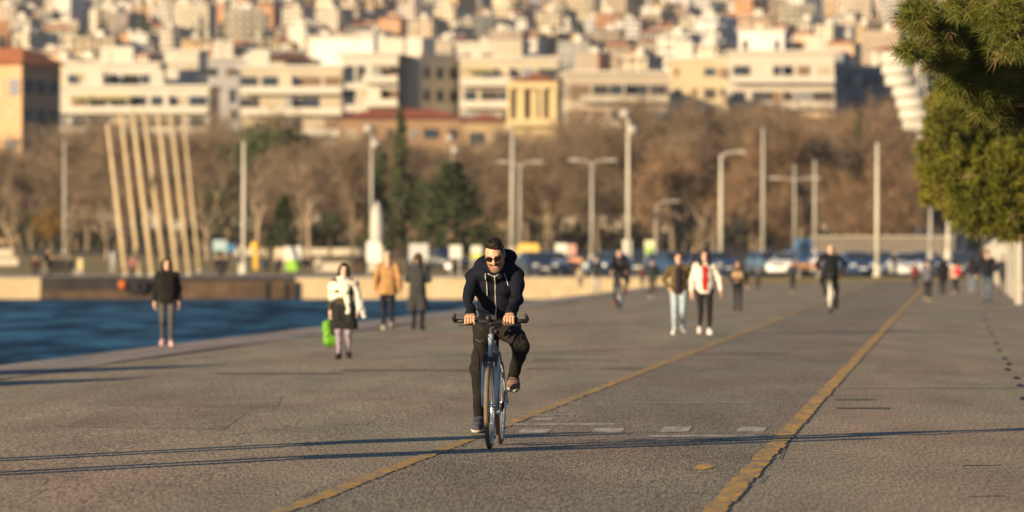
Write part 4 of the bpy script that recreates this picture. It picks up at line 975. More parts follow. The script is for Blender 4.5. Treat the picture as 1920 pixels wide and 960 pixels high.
def sdf(prims, h, cuts=(), subs=(), wr=0.0, wf=26.0, seed=0):
    lo = np.full(3, 1e9); hi = -lo; boxes = []
    for p in prims:
        if p[0] == 'c': m = np.minimum(p[1] - p[3], p[2] - p[4]); M = np.maximum(p[1] + p[3], p[2] + p[4])
        else: e = p[2] if p[4] is None else np.full(3, p[2].max()); m, M = p[1] - e, p[1] + e
        boxes.append((m, M)); lo = np.minimum(lo, m); hi = np.maximum(hi, M)
    org = lo - 4 * h; n = np.ceil((hi - org) / h).astype(int) + 5
    v = np.full(n, .5, np.float32)
    ax = [org[i] + np.arange(n[i]) * h for i in range(3)]
    def ev(p, X, Y, Z):
        if p[0] == 'c':
            a, b, ra, rb = p[1:5]; ba = b - a; L2 = max(1e-9, ba @ ba)
            t = np.clip(((X - a[0]) * ba[0] + (Y - a[1]) * ba[1] + (Z - a[2]) * ba[2]) / L2, 0, 1)
            return np.sqrt((X - a[0] - t * ba[0]) ** 2 + (Y - a[1] - t * ba[1]) ** 2 + (Z - a[2] - t * ba[2]) ** 2) - (ra + (rb - ra) * t)
        c, r, k, rot = p[1:]; x, y, z = X - c[0], Y - c[1], Z - c[2]
        if rot is not None: x, y, z = [rot[0][i] * x + rot[1][i] * y + rot[2][i] * z for i in range(3)]
        k0 = np.sqrt((x / r[0]) ** 2 + (y / r[1]) ** 2 + (z / r[2]) ** 2) + 1e-6; k1 = np.sqrt((x / r[0] ** 2) ** 2 + (y / r[1] ** 2) ** 2 + (z / r[2] ** 2) ** 2) + 1e-6
        return k0 * (k0 - 1) / k1
    def loc(m, M, pad):
        sl = tuple(slice(max(0, int((m[i] - pad - org[i]) / h)), min(n[i], int((M[i] + pad - org[i]) / h) + 2)) for i in range(3))
        return sl, ax[0][sl[0]][:, None, None], ax[1][sl[1]][None, :, None], ax[2][sl[2]][None, None, :]
    for p, (m, M) in zip(prims, boxes):
        k = p[5] if p[0] == 'c' else p[3]
        sl, X, Y, Z = loc(m, M, k + 3 * h); d = ev(p, X, Y, Z); o = v[sl]
        hh = np.maximum(k - np.abs(o - d), 0) / max(k, 1e-6); v[sl] = np.minimum(o, d) - hh * hh * k * .25
    for p in subs:
        e = p[2] if p[0] == 'e' else None
        m, M = (p[1] - e.max(), p[1] + e.max()) if p[0] == 'e' else (np.minimum(p[1] - p[3], p[2] - p[4]), np.maximum(p[1] + p[3], p[2] + p[4]))
        sl, X, Y, Z = loc(m, M, 3 * h); v[sl] = np.maximum(v[sl], -ev(p, X, Y, Z))
    X, Y, Z = ax[0][:, None, None], ax[1][None, :, None], ax[2][None, None, :]
    if wr:
        r_ = np.random.default_rng(seed)
        for q in range(6):
            dv = r_.normal(size=3); dv /= np.linalg.norm(dv); f = wf * r_.uniform(.5, 2.0)
            v += (wr * .42 * np.sin(f * (dv[0] * X + dv[1] * Y + dv[2] * Z * 1.3) + 3 * np.sin(f * .31 * (dv[1] * X + dv[2] * Y + dv[0] * Z)) + r_.uniform(0, 6))).astype(np.float32)
    for pt, nr in cuts: v = np.maximum(v, ((X - pt[0]) * nr[0] + (Y - pt[1]) * nr[1] + (Z - pt[2]) * nr[2]).astype(np.float32))
    v[0], v[-1] = 1, 1; v[:, 0], v[:, -1] = 1, 1; v[:, :, 0], v[:, :, -1] = 1, 1
    return nets(v, org, h)
def me_from(name, V, F, m, cols=None):
    me = bpy.data.meshes.new(name); me.from_pydata(V.tolist() if hasattr(V, 'tolist') else V, [], F.tolist() if hasattr(F, 'tolist') else F)
    me.polygons.foreach_set('use_smooth', [True] * len(me.polygons)); me.materials.append(m)
    if cols is not None:
        ca = me.color_attributes.new('Col', 'FLOAT_COLOR', 'POINT'); ca.data.foreach_set('color', np.concatenate([cols, np.ones((len(cols), 1))], 1).ravel())
    me.update(); return me
M_skin = mat('skin', (1, 1, 1), .5, .10, 22, .12, 90, attr='Col', spec=.35)
def ik(a, c, l1, l2, pole):
    a, c = np.array(a, float), np.array(c, float); d = c - a; L = np.linalg.norm(d); 
    if L > (l1 + l2) * .999: d *= (l1 + l2) * .999 / L; c = a + d; L = np.linalg.norm(d)
    x = (l1 * l1 - l2 * l2 + L * L) / (2 * L); hgt = math.sqrt(max(0, l1 * l1 - x * x)); u = d / L; p = np.array(pole, float); p = p - u * (p @ u); p /= np.linalg.norm(p)
    return a + u * x + p * hgt, c
# head in its own space: centre at origin, looks along -Y
def head_geo(h, skin, beard=None, lips=(.46, .23, .17)):
    pr = [E((0, .012, .025), (.073, .092, .088)), E((0, -.02, -.035), (.062, .07, .088), .05), E((0, -.058, -.098), (.030, .028, .026), .045), C((-.046, -.005, -.065), (-.016, -.055, -.098), .016, .016, .04), C((.046, -.005, -.065), (.016, -.055, -.098), .016, .016, .04),
          C((0, -.088, .012), (0, -.116, -.028), .009, .0135, .014), E((-.012, -.094, -.033), (.009, .010, .008), .01), E((.012, -.094, -.033), (.009, .010, .008), .01), C((-.036, -.078, .022), (.036, -.078, .022), .012, .012, .02),
          C((-.02, -.086, -.058), (.02, -.086, -.058), .0065, .0065, .008), C((-.016, -.086, -.068), (.016, -.086, -.068), .007, .007, .008),
          E((-.075, .014, -.004), (.010, .020, .032), .008), E((.075, .014, -.004), (.010, .020, .032), .008), C((0, .025, -.08), (0, .055, -.21), .054, .060, .03)]
    sb = [E((-.032, -.094, .004), (.017, .014, .010)), E((.032, -.094, .004), (.017, .014, .010))]
    V, F = sdf(pr, h, subs=sb)
    cols = np.tile(np.array(skin), (len(V), 1)); x, y, z = V.T
    lp = (np.abs(x) < .024) & (y < -.075) & (z < -.054) & (z > -.075); cols[lp] = lips
    eye = (np.abs(np.abs(x) - .032) < .013) & (y < -.07) & (np.abs(z - .004) < .006); cols[eye] = (.08, .06, .05)
    brow = (np.abs(np.abs(x) - .034) < .018) & (y < -.07) & (np.abs(z - .024) < .006); cols[brow] = np.array(skin) * .25
    if beard is not None:
        st = (z < -.035 - .02 * np.clip((.06 - np.abs(x)) / .06, 0, 1)) & (y < .03) & (z > -.135) & ~lp; cols[st] = np.array(skin) * .40 + np.array(beard) * .60
        mo = (np.abs(x) < .036) & (y < -.06) & (z > -.056) & (z < -.041); cols[mo] = beard
        sd = (np.abs(x) > .055) & (y > -.05) & (y < .01) & (z > -.06) & (z < .04); cols[sd] = np.array(skin) * .5 + np.array(beard) * .5
    return V, F, cols
def hair_geo(h, kind):
    hp = [E((0, .018, .036), (.081, .100, .090), .02)]; sb = [E((0, -.135, -.035), (.068, .085, .088))]; cu = []
    if kind == 'quiff':
        hp = [E((0, .02, .030), (.0775, .094, .086), .02), C((-.03, -.050, .108), (.04, -.052, .100), .024, .022, .03), E((0, -.0, .105), (.06, .07, .03), .03)]; cu = [((0, .03, -.055), (0, -.5, -.86))]; sb = [E((-.006, -.135, .004), (.080, .085, .088))]
    elif kind == 'short': cu = [((0, .03, -.06), (0, -.5, -.86))]
    elif kind == 'long':
        hp += [C((0, .06, .0), (0, .085, -.24), .075, .055, .05), C((-.078, -.015, .03), (-.090, -.05, -.20), .034, .036, .03), C((.078, -.015, .03), (.090, -.05, -.20), .034, .036, .03)]
    elif kind == 'bun':
        hp += [E((0, .10, .06), (.045, .045, .045), .02)]; cu = [((0, .03, -.06), (0, -.5, -.86))]
    elif kind == 'bob': hp += [C((0, .05, .0), (0, .06, -.10), .085, .08, .05), C((-.076, -.02, .03), (-.088, -.025, -.10), .034, .034, .03), C((.076, -.02, .03), (.088, -.025, -.10), .034, .034, .03)]
    elif kind == 'hood': hp = [E((0, .03, .0), (.098, .11, .125), .03), C((0, .06, -.1), (0, .06, -.17), .09, .1, .05)]; sb = [E((0, -.15, -.02), (.09, .12, .11))]
    return sdf(hp, h, cu, sb, .008 if kind == 'quiff' else .004, 60, 3)
# relaxed right hand: wrist at the origin, fingers down -Z, palm towards +X, thumb forward (-Y)
def hand_geo(h):
    pr = [C((0, -.018, -.02), (0, -.030, -.085), .014, .013, .03), C((0, .0, -.02), (0, -.006, -.09), .015, .013, .03), C((0, .016, -.02), (0, .016, -.088), .014, .012, .03), C((0, .02, -.03), (0, .034, -.08), .012, .011, .03), C((0, 0, .05), (0, 0, -.02), .026, .024, .03)]
    for yo, l in ((-.031, .068), (-.009, .076), (.013, .071), (.033, .056)):
        z0 = -.088; a = (0, yo, z0); b = (.008, yo * 1.08, z0 - l * .45); c = (.024, yo * 1.08, z0 - l * .78); d_ = (.036, yo * 1.05, z0 - l)
        pr += [C(a, b, .0095, .009, .004), C(b, c, .009, .0085, .004), C(c, d_, .0085, .0075, .004)]
    pr += [C((.004, -.02, -.022), (.012, -.046, -.05), .013, .011, .015), C((.012, -.046, -.05), (.017, -.05, -.082), .0105, .0085, .004)]
    return sdf(pr, h)
_cache = {}
def cached(k, f):
    if k not in _cache: _cache[k] = f()
    return _cache[k]
def mrot(pitch=0, yaw=0, roll=0):
    return np.array(Matrix.Rotation(yaw, 3, 'Z') @ Matrix.Rotation(roll, 3, 'Y') @ Matrix.Rotation(pitch, 3, 'X'))
SKIN = (.60, .36, .24)

def figure(label, loc, rz, height, J, L, res=.018, group=None, scale=None):
    """J: joints for a 1.75 m body looking along -Y; L: look of hair and clothes"""
    sc = scale or height / 1.75
    o = thing('person', label, 'person', loc, rz, group, sc); a = lambda k: np.array(J[k], float)
    fine = res < .012; rh = res * (.5 if fine else .6)
    hm = mrot(*J.get('hrot', (0, 0, 0))); hc = a('hd')
    pel, ch, nk = a('pel'), a('ch'), a('nk')
    fat = L.get('fat', 1.0); sx = np.array([1., 0, 0]) if 'sx' not in J else np.array(J['sx'])
    # --- body: one skin under the clothes
    un = L.get('under', 1.0); ul = .82 if un < 1 else .94
    pr = [C(pel - sx * .05 * un, ch - sx * .06 * un, .085 * fat * un, .085 * fat * un, .06), C(pel + sx * .05 * un, ch + sx * .06 * un, .085 * fat * un, .085 * fat * un, .06), C(nk, hc + hm @ np.array((0, .04, -.12)), .048, .046, .03)]
    for s in 'LR':
        q = -1 if s == 'R' else 1
        pr += [C(nk - np.array((0, 0, .03)), a('sh' + s), .045 * un, .042 * un, .05), C(a('sh' + s), a('el' + s), .042 * un, .036 * un), C(a('el' + s), a('wr' + s), .036 * un, .024), C(pel + sx * q * .06, a('hp' + s), .07 * ul, .075 * ul), C(a('hp' + s), a('kn' + s), .07 * ul, .048 * ul), C(a('kn' + s), a('an' + s), .047 * ul, .030), C(a('an' + s), a('an' + s) + np.array(J['ft' + s]) * .12 + np.array((0, 0, -.03)), .028, .022)]
    V, F = sdf(pr, res); Vs, Fs, Cs = [V], [F], [np.tile(np.array(L.get('skin', SKIN)), (len(V), 1))]; n = len(V)
    def addg(v, f, c):
        nonlocal n
        Vs.append(v); Fs.append(f + n); Cs.append(c); n += len(v)
    sk = L.get('skin', SKIN)
    hv, hf, hcs = cached(('head', rh, sk, L.get('beard')), lambda: head_geo(rh, sk, L.get('beard')))
    addg(hv @ hm.T + hc, hf, hcs)
    if 'handgeo' in J:
        for v, f in J['handgeo']: addg(v, f, np.tile(np.array(sk), (len(v), 1)))
    else:
        gv, gf = cached(('hand', rh), lambda: hand_geo(min(rh, .007)))
        for s in 'LR':
            d = a('wr' + s) - a('el' + s); d /= np.linalg.norm(d); z = -d; y = np.array((0, 1., 0)) - z * z[1]; y /= np.linalg.norm(y); x = np.cross(y, z); M_ = np.stack([x, y, z], 1)
            v = gv.copy(); f = gf
            if s == 'L': v = v * np.array((-1, 1, 1)); f = gf[:, ::-1]
            addg(v @ M_.T + a('wr' + s) + d * .02, f, np.tile(np.array(sk), (len(v), 1)))
    link('body', me_from('body', np.concatenate(Vs), np.concatenate(Fs), M_skin, np.concatenate(Cs)), o)
    # --- hair
    if L.get('hair'):
        k, c = L['hair']; v, f = cached(('hair', k, rh), lambda: hair_geo(rh, k))
        link('hair' if k != 'hood' else 'hood', me_from('hair', v @ hm.T + hc, f, cloth(c, .65 if k != 'hood' else .9, .3, 40)), o)
    # --- trousers
    tw = L.get('legw', 1.0); pr = [C(pel - sx * .05, pel + sx * .05, .115 * fat, .115 * fat, .05)]; cuts = []
    for s in 'LR':
        q = -1 if s == 'R' else 1
        pr += [C(pel + sx * q * .055, a('hp' + s), .095, .098, .05), C(a('hp' + s), a('kn' + s), .096 * (.5 + tw * .5), .064 * tw, .035), C(a('kn' + s), a('an' + s) + np.array((0, 0, .005)), .064 * tw, .046 * tw, .03)]
    v, f = sdf(pr, res * .9, wr=L.get('wrt', .006), wf=24, seed=5)
    link('trousers', me_from('trousers', v, f, cloth(L['trousers'])), o)
    # --- shoes
    for s in 'LR':
        an = a('an' + s); ft = np.array(J['ft' + s], float); up = np.array(J.get('up' + s, (0, 0, 1)), float); ft = ft / np.linalg.norm(ft); up = up - ft * (up @ ft); up /= np.linalg.norm(up); lt = np.cross(ft, up)
        p0 = an - up * .05 - ft * .045; p1 = an - up * .052 + ft * .10; p2 = an - up * .058 + ft * .165
        pr = [C(p0, p1, .042, .046, .03), C(p1, p2, .046, .036, .03), C(an + up * .015, an - up * .03 + ft * .02, .042, .044, .03), C(an - up * .02 + ft * .03, p1 + up * .012, .036, .036, .03)]
        bt = an - up * .088
        v, f = sdf(pr, min(res, .012) * (.7 if fine else 1), cuts=[(bt, -up)])
        sh = link('shoe', me_from('shoe', v, f, cloth(L['shoes'], .7)), o)
        if fine or L.get('sole'):
            so_ = [C(p0 - up * .028, p1 - up * .026, .046, .05, .02), C(p1 - up * .026, p2 - up * .02, .05, .040, .02)]
            v, f = sdf(so_, .009, cuts=[(bt, -up), (bt + up * .026, up)]); link('sole', me_from('sole', v, f, cloth(L.get('sole', (.5, .48, .44)), .8)), sh)
    # --- upper garment
    T_ = L['top']; hem = a('hem') if 'hem' in J else pel + np.array((0, 0, -.04)); kind = T_.get('kind', 'jacket'); sw = T_.get('bulk', 1.0)
    pr = []; cuts = []
    if kind == 'coat':
        hz_ = T_['hem']; b = pel + np.array((0, .0, hz_ - pel[2])); fl = T_.get('flare', .05)
        for q in (-1, 1): pr += [C(pel + sx * q * .05, ch + sx * q * .065, .118 * sw, .108 * sw, .06), C(b + sx * q * (.06 + fl), pel + sx * q * .05, .125 * sw, .118 * sw, .06)]
        cuts.append((b, (0, 0, -1)))
    else:
        for q in (-1, 1): pr += [C(hem + sx * q * .05, ch + sx * q * .065, .118 * sw * fat, .106 * sw * fat, .06)]
        if 'hemn' in J: cuts.append((hem, J['hemn']))
        else: cuts.append((hem + np.array((0, 0, -.03)), (0, 0, -1)))
    for s in 'LR':
        e = a('el' + s); wv = a('wr' + s); u = wv - e; u /= np.linalg.norm(u)
        pr += [C(nk - np.array((0, 0, .02)), a('sh' + s), .062, .062 * sw, .05), C(a('sh' + s), e, .064 * sw, .052 * sw, .035), C(e, wv - u * .01, .052 * sw, .040 * sw, .03)]
        cuts_w = None
    pr += [C(nk - np.array((0, 0, .02)), nk + np.array((0, -.005, .03)), .066, .062, .03)]
    pr += [C(*x) for x in T_.get('extra', ())]
    v, f = sdf(pr, res * .9, cuts=cuts, wr=L.get('wr', .006), wf=T_.get('wf', 22), seed=9)
    jk = link(T_.get('name', 'jacket'), me_from('jacket', v, f, cloth(T_['c'])), o)
    jk['hem'] = 0
    del jk['hem']
    if 'front' in L:      # open front: the shirt that shows between the jacket halves
        wd, c = L['front']; pr = [C(pel + np.array((0, -.10 * fat, .02)), ch + np.array((0, -.085 * fat, .04)), .055 * wd, .048 * wd, .03), C(ch + np.array((0, -.085, .04)), nk + np.array((0, -.035, -.02)), .048 * wd, .035 * wd, .03)]
        v, f = sdf(pr, res * .8, wr=.004, seed=2); link('shirt', me_from('shirt', v, f, cloth(c)), o)
    if 'scarf' in L:
        c = L['scarf']; nb = nk + np.array((0, 0, .0)); pr = []
        for k in range(10):
            a0, a1 = k * .6283, (k + 1) * .6283; pr.append(C(nb + np.array((math.cos(a0) * .085, math.sin(a0) * .08, .01 + .02 * math.sin(a0 * 2))), nb + np.array((math.cos(a1) * .085, math.sin(a1) * .08, .01 + .02 * math.sin(a1 * 2))), .045, .045, .03))
        v, f = sdf(pr, res * .8, wr=.008, wf=40, seed=4); link('scarf', me_from('scarf', v, f, cloth(c)), o)
    return o
def walk(p=0.0, arm=None, arms=(None, None), wid=1.0, hd=(0, 0, 0), male=True, elbow=.12):
    s = .19 if male else .172
    J = dict(pel=(0, 0, .95), ch=(0, -.01, 1.31), nk=(0, 0, 1.455), hd=(0, -.025, 1.637), hrot=hd, hem=(0, 0, .88))
    for n, q in (('L', 1), ('R', -1)):
        ph = p * q; hp = (q * .09, 0, .90)
        an = (q * .085, -.25 * ph - .02, .10 + (.10 * -ph if ph < 0 else 0)); pol = (0, -1, 0)
        kn, an = ik(hp, an, .42, .43, pol); J['hp' + n] = hp; J['kn' + n] = kn; J['an' + n] = an
        pit = .35 * -ph if ph < 0 else -.12 * ph
        J['ft' + n] = (q * .12, -math.cos(pit), -math.sin(max(0, pit)) * 1.2); J['up' + n] = (0, -.0, 1)
        sh = (q * s, 0, 1.41); a_ = -ph if arm is None else arm
        wr = (q * (s + .075 * wid), .20 * a_ - .03, .90 + .06 * abs(a_)); pose_ = arms[0 if q < 0 else 1]
        if pose_ == 'pocket': wr = (q * (s + .015), -.10, 1.00)
        if pose_ == 'front': wr = (q * .10, -.24, 1.08)
        if pose_ == 'phone': wr = (q * .12, -.26, 1.22)
        if pose_ == 'hold': wr = (q * (s + .16), -.10, .92)
        el, wr = ik(sh, wr, .285, .26, (q * (.3 if pose_ is None else 1.0), 1, 0)); J['sh' + n] = sh; J['el' + n] = el; J['wr' + n] = wr
    return J

# ------------------------------------------------------------------ bicycles (local: rolls along -Y, ground at z = 0, middle between the axles at y = 0)
M_tyr_tan = mat('tyre_sunlit_tan', (.16, .115, .075), .85, .2, 20); M_blk = mat('black_plastic', (.018, .018, .02), .5, .15, 12, spec=.4); M_steel = mat('polished_rim', (.62, .62, .62), .25, .05, 6, metal=.9)  # tyre tan is the sunlit side's tone put into the rubber colour
M_spoke = mat('spoke_steel', (.5, .5, .5), .3, .05, 6, metal=.9); M_chain = mat('chain_steel', (.12, .11, .10), .5, .2, 20, metal=.6)
def bicycle(label, loc, rz, framec=(.30, .38, .46), forkc=(.34, .45, .56), tyrem=None, group=None, lit=True):
    o = thing('bicycle', label, 'bicycle', loc, rz, group); fm = mat('frame_paint', framec, .35, .08, 8, spec=.5); km = mat('fork_paint', forkc, .3, .08, 8, spec=.5)
    FA, RA, Rw = (0, -.52, .345), (0, .53, .345), .326
    for nm, c in (('front', FA), ('rear', RA)):
        w = thing.__wrapped__ if False else None
        t = MB().tube([(0, c[1] + math.cos(a) * Rw, c[2] + math.sin(a) * Rw) for a in [k * math.pi / 28 for k in range(56)]], .0195, 12, closed=True).build('wheel', tyrem or M_tyre, o, True)
        rb = MB(); nn = 56
        for sx in (-1, 1): rb.tube([(sx * .008, c[1] + math.cos(a) * .300, c[2] + math.sin(a) * .300) for a in [k * math.pi / 28 for k in range(nn)]], .0085, 8, closed=True)
        rb.build('rim', M_steel, t, True)
        sp = MB()
        for k in range(28):
            a = k * 2 * math.pi / 28; a2 = a + (.35 if (k // 2) % 2 else -.35); sx = .03 if k % 2 else -.03
            sp.tube([(sx, c[1] + math.cos(a2) * .022, c[2] + math.sin(a2) * .022), (0, c[1] + math.cos(a) * .298, c[2] + math.sin(a) * .298)], .0012, 4, cap=False)
        sp.build('spokes', M_spoke, t)
        MB().tube([(-.05, c[1], c[2]), (-.035, c[1], c[2]), (-.03, c[1], c[2]), (.03, c[1], c[2]), (.035, c[1], c[2]), (.05, c[1], c[2])], [.018, .026, .014, .014, .026, .018], 12).build('hub', M_steel, t, True)
    HT0, HT1 = Vector((0, -.425, .73)), Vector((0, -.365, .91)); BB = Vector((0, .06, .285)); ST = Vector((0, .235, .80))
    f = MB(); f.tube([HT0, HT1], .024, 14); f.tube([HT1 - Vector((0, -.008, .03)), ST - Vector((0, .01, .05))], .017, 10); f.tube([HT0 + Vector((0, .01, .03)), BB], .021, 10); f.tube([BB, ST], .017, 10)
    for sx in (-1, 1): f.tube([BB + Vector((sx * .03, .03, 0)), (sx * .062, .53, .345)], .011, 8); f.tube([(sx * .02, .225, .76), (sx * .060, .53, .345)], .009, 8)
    f.tube([BB - Vector((.04, 0, 0)), BB + Vector((.04, 0, 0))], .024, 12)
    f.build('frame', fm, o, True)
    k = MB()
    for sx in (-1, 1): k.tube([(sx * .042, -.435, .715), (sx * .053, -.455, .66), (sx * .054, -.50, .48), (sx * .053, -.52, .345)], [.015, .018, .0175, .012], 12)
    k.build('fork', km, o, True)
    MB().box((0, -.432, .715), (.115, .05, .04)).build('fork_crown', M_blk, o)
    for sx in (-1, 1): MB().tube([(sx * .048, -.485, .66), (sx * .052, -.49, .74), (sx * .02, -.49, .765)], .008, 8).build('brake', M_blk, o)
    MB().tube([HT1, HT1 + Vector((0, .02, .07)), (0, -.39, 1.005), (0, -.43, 1.015)], [.02, .018, .018, .022], 10).build('stem', M_blk, o)
    hb = MB().tube([(-.285, -.40, 1.02), (-.16, -.42, 1.02), (0, -.432, 1.015), (.16, -.42, 1.02), (.285, -.40, 1.02)], .0125, 10).build('handlebar', M_blk, o, True)
    for sx in (-1, 1):
        MB().tube([(sx * .175, -.418, 1.02), (sx * .29, -.40, 1.02)], .0175, 12).build('grip', M_blk, hb, True)
        MB().tube([(sx * .285, -.40, 1.02), (sx * .296, -.43, 1.035), (sx * .288, -.455, 1.06), (sx * .280, -.46, 1.075)], [.016, .015, .014, .011], 8).build('bar_end', M_blk, hb, True)
        MB().tube([(sx * .13, -.44, 1.01), (sx * .15, -.47, .998), (sx * .25, -.475, .985)], [.008, .007, .006], 8).build('brake_lever', M_blk, hb, True)
        MB().tube([(sx * .12, -.44, 1.01), (sx * .10, -.52, .99), (sx * .03, -.52, .93), (sx * .015, -.47, .86), (sx * .02, -.46, .78)], .003, 6).build('brake_cable', M_blk, o, True)
    MB().tube([(.11, -.45, 1.01), (.07, -.55, 1.03), (-.02, -.55, .99), (-.03, -.47, .92), (.03, -.44, .84), (.07, -.40, .74), (.09, -.34, .66), (.04, -.2, .55)], .003, 6).build('gear_cable', M_blk, o, True)
    MB().lathe([(.001, -.028), (.022, -.024), (.026, 0), (.018, .024), (.001, .028)], 12, 0, (-.015, -.455, 1.045)).build('bell', M_blk, o, True)
    MB().box((.02, -.445, 1.05), (.055, .04, .035)).build('bike_computer', M_blk, o)
    MB().tube([(.02, -.475, .965), (.02, -.44, .965)], .016, 12).build('front_light', M_blk, o)
    # saddle and post
    MB().tube([ST - Vector((0, .015, .05)), (0, .262, .90)], .0135, 10).build('seat_post', M_blk, o)
    v, fc = sdf([C((0, .12, .93), (0, .26, .925), .022, .035, .04), C((-.045, .33, .925), (.045, .33, .925), .04, .04, .05), C((0, .2, .93), (0, .33, .925), .03, .05, .04)], .012); link('saddle', me_from('saddle', v, fc, M_blk), o)
    # drive: chainring and right crank up on +X? the right foot is down, the left foot is up
    MB().tube([(-.047, BB.y, BB.z), (-.043, BB.y, BB.z)], .09, 28).build('chainring', M_chain, o)
    ch = MB(); ch.tube([(-.045, BB.y, BB.z + .09), (-.045, .53, .345 + .04)], .005, 6); ch.tube([(-.045, BB.y, BB.z - .09), (-.045, .50, .25), (-.045, .53, .305)], .005, 6); ch.build('chain', M_chain, o)
    MB().tube([(-.045, .53, .345), (-.035, .53, .345)], .045, 16).build('sprocket', M_chain, o)
    MB().tube([(-.05, .54, .33), (-.055, .53, .27), (-.05, .50, .22)], .012, 8).build('derailleur', M_blk, o)
    for sx, sg in ((-1, -1), (1, 1)):
        e = (sx * .075, BB.y + sg * .035, BB.z + sg * .165)
        MB().tube([(sx * .05, BB.y, BB.z), e], [.014, .010], 8).build('crank_arm', M_blk, o, True)
        MB().box((sx * .13, e[1], e[2]), (.09, .085, .022)).build('pedal', M_blk, o)
    return o
def ride_pose(grip=True, lean=1.0, xh=(-.165, .150)):
    J = dict(pel=(0, .24, .985), ch=(0, .0, 1.285), nk=(.005, -.085, 1.435), hd=(.012, -.165, 1.548), hem=(0, .20, .985), hemn=(0, .25, -1))
    J['hrot'] = (R(23), R(-4), R(-5))
    for n, q, x in (('R', -1, xh[0]), ('L', 1, xh[1])):
        sh = (q * .170, -.01, 1.405); wr = (x, -.365, 1.075); el, wr = ik(sh, wr, .258 + max(0, abs(x) - .25), .240 + max(0, abs(x) - .25), (q * (.5 if abs(x) < .25 else 2.5), .5, -.6)); J['sh' + n] = sh; J['el' + n] = el; J['wr' + n] = wr
    BBy, BBz = .06, .285
    hp = (-.095, .21, .955); an = (-.135, BBy - .035 + .075, BBz - .165 + .105); kn, an = ik(hp, an, .43, .435, (-.05, -1, .1)); J['hpR'] = hp; J['knR'] = kn; J['anR'] = an; J['ftR'] = (-.06, -1, -.12); J['upR'] = (0, 0, 1)
    hp = (.095, .21, .955); an = (.135, BBy + .035 + .075, BBz + .165 + .115); kn, an = ik(hp, an, .43, .435, (.30, -1, .35)); J['hpL'] = hp; J['knL'] = kn; J['anL'] = an; J['ftL'] = (.12, -1, -.18); J['upL'] = (0, 0, 1)
    if grip:
        hg = []
        for q, x in ((-1, xh[0]), (1, xh[1])):
            yb, zb = -.418, 1.02; pr = [C((x, -.33, 1.095), (x, -.365, 1.075), .027, .026, .02)]
            for i, dx in enumerate((-.033, -.011, .011, .033)):
                k = x + dx * 1.02; o_ = abs(dx) * .12
                pr += [C((x + dx * .6, yb + .05, zb + .052), (k, yb - .008, zb + .036 - o_), .016, .0125, .014), C((k, yb - .008, zb + .036 - o_), (k, yb - .038, zb + .008), .0112, .0104, .003), C((k, yb - .038, zb + .008), (k + dx * .05, yb - .030, zb - .026 + o_), .0102, .0095, .003), C((k + dx * .05, yb - .030, zb - .026 + o_), (k, yb - .006, zb - .034 + o_), .0094, .0085, .003)]
            t = -q
            pr += [C((x + t * .022, yb + .05, zb + .04), (x + t * .042, yb + .018, zb + .018), .013, .0115, .014), C((x + t * .042, yb + .018, zb + .018), (x + t * .048, yb - .012, zb - .010), .0108, .0092, .003)]
            hg.append(sdf(pr, .0042))
        J['handgeo'] = hg
    return J

BIKE_RZ = math.atan2(-SL, 1.0) * 1.0
cp = P(918, 843); fwd = Vector((-SL, -1, 0)).normalized()
bl = Vector((cp.x, cp.y, .004)) - fwd * .52
bicycle('light blue and silver trekking bicycle ridden towards the camera along the yellow lane line', bl, BIKE_RZ, tyrem=M_tyr_tan)
HOOD = (.0085, .0095, .018)
rider = figure('cyclist in a dark navy zip hoodie and sunglasses riding towards the camera', bl, BIKE_RZ, 1.75, ride_pose(),
    dict(hair=('quiff', (.022, .016, .012)), beard=(.055, .034, .024), under=.66, skin=(.53, .295, .185), trousers=(.017, .0145, .012), legw=.97, shoes=(.055, .045, .05), sole=(.42, .38, .32), wr=.012,
         top=dict(name='hoodie', c=HOOD, bulk=.86, wf=20, extra=[((-.10, .0, 1.455), (-.13, -.04, 1.43), .055, .04, .05), ((.10, .01, 1.46), (.14, -.03, 1.445), .068, .05, .05), ((-.09, .04, 1.47), (.09, .04, 1.50), .075, .085, .05), ((-.09, -.02, 1.45), (-.055, -.15, 1.385), .040, .028, .03), ((.10, -.02, 1.46), (.06, -.15, 1.385), .045, .028, .03)])), res=.0085)
# details that lie on the hoodie and the head
part = {c.name.split('.')[0]: c for c in rider.children}
def on_surface(ob, pts, off, r, name, m, parent, step=.012):
    bv = BVHTree.FromPolygons([v.co for v in ob.data.vertices], [p.vertices for p in ob.data.polygons])
    q = []
    for (x0, z0), (x1, z1) in zip(pts[:-1], pts[1:]):
        n = max(1, int(math.hypot(x1 - x0, z1 - z0) / step))
        q += [(x0 + (x1 - x0) * i / n, z0 + (z1 - z0) * i / n) for i in range(n)]
    q.append(pts[-1]); out = []
    for x, z in q:
        hit = bv.ray_cast(Vector((x, -1.2, z)), Vector((0, 1, 0)))
        if hit[0] is not None: out.append(hit[0] + Vector((0, -off, 0)))
    return MB().tube(out, r, 6).build(name, m, parent, True) if len(out) > 1 else None
M_zip = mat('pale_zip', (.42, .40, .36), .4, .1, 20, metal=.3); M_cord = mat('grey_cord', (.42, .41, .42), .8, .1, 30)
hd_ = part['hoodie']
on_surface(hd_, [(.010, 1.385), (.012, 1.32), (.008, 1.22), (.010, 1.12), (.0, 1.03)], .003, .0065, 'zip', M_zip, hd_)
on_surface(hd_, [(-.045, 1.400), (-.02, 1.385), (.010, 1.372), (.03, 1.385), (.05, 1.405)], .003, .005, 'neck_piping', M_zip, hd_)
on_surface(hd_, [(-.062, 1.40), (-.060, 1.34), (-.056, 1.27), (-.056, 1.22)], .005, .0042, 'drawstring', M_cord, hd_)
on_surface(hd_, [(.085, 1.40), (.10, 1.35), (.115, 1.30)], .005, .0042, 'drawstring', M_cord, hd_)
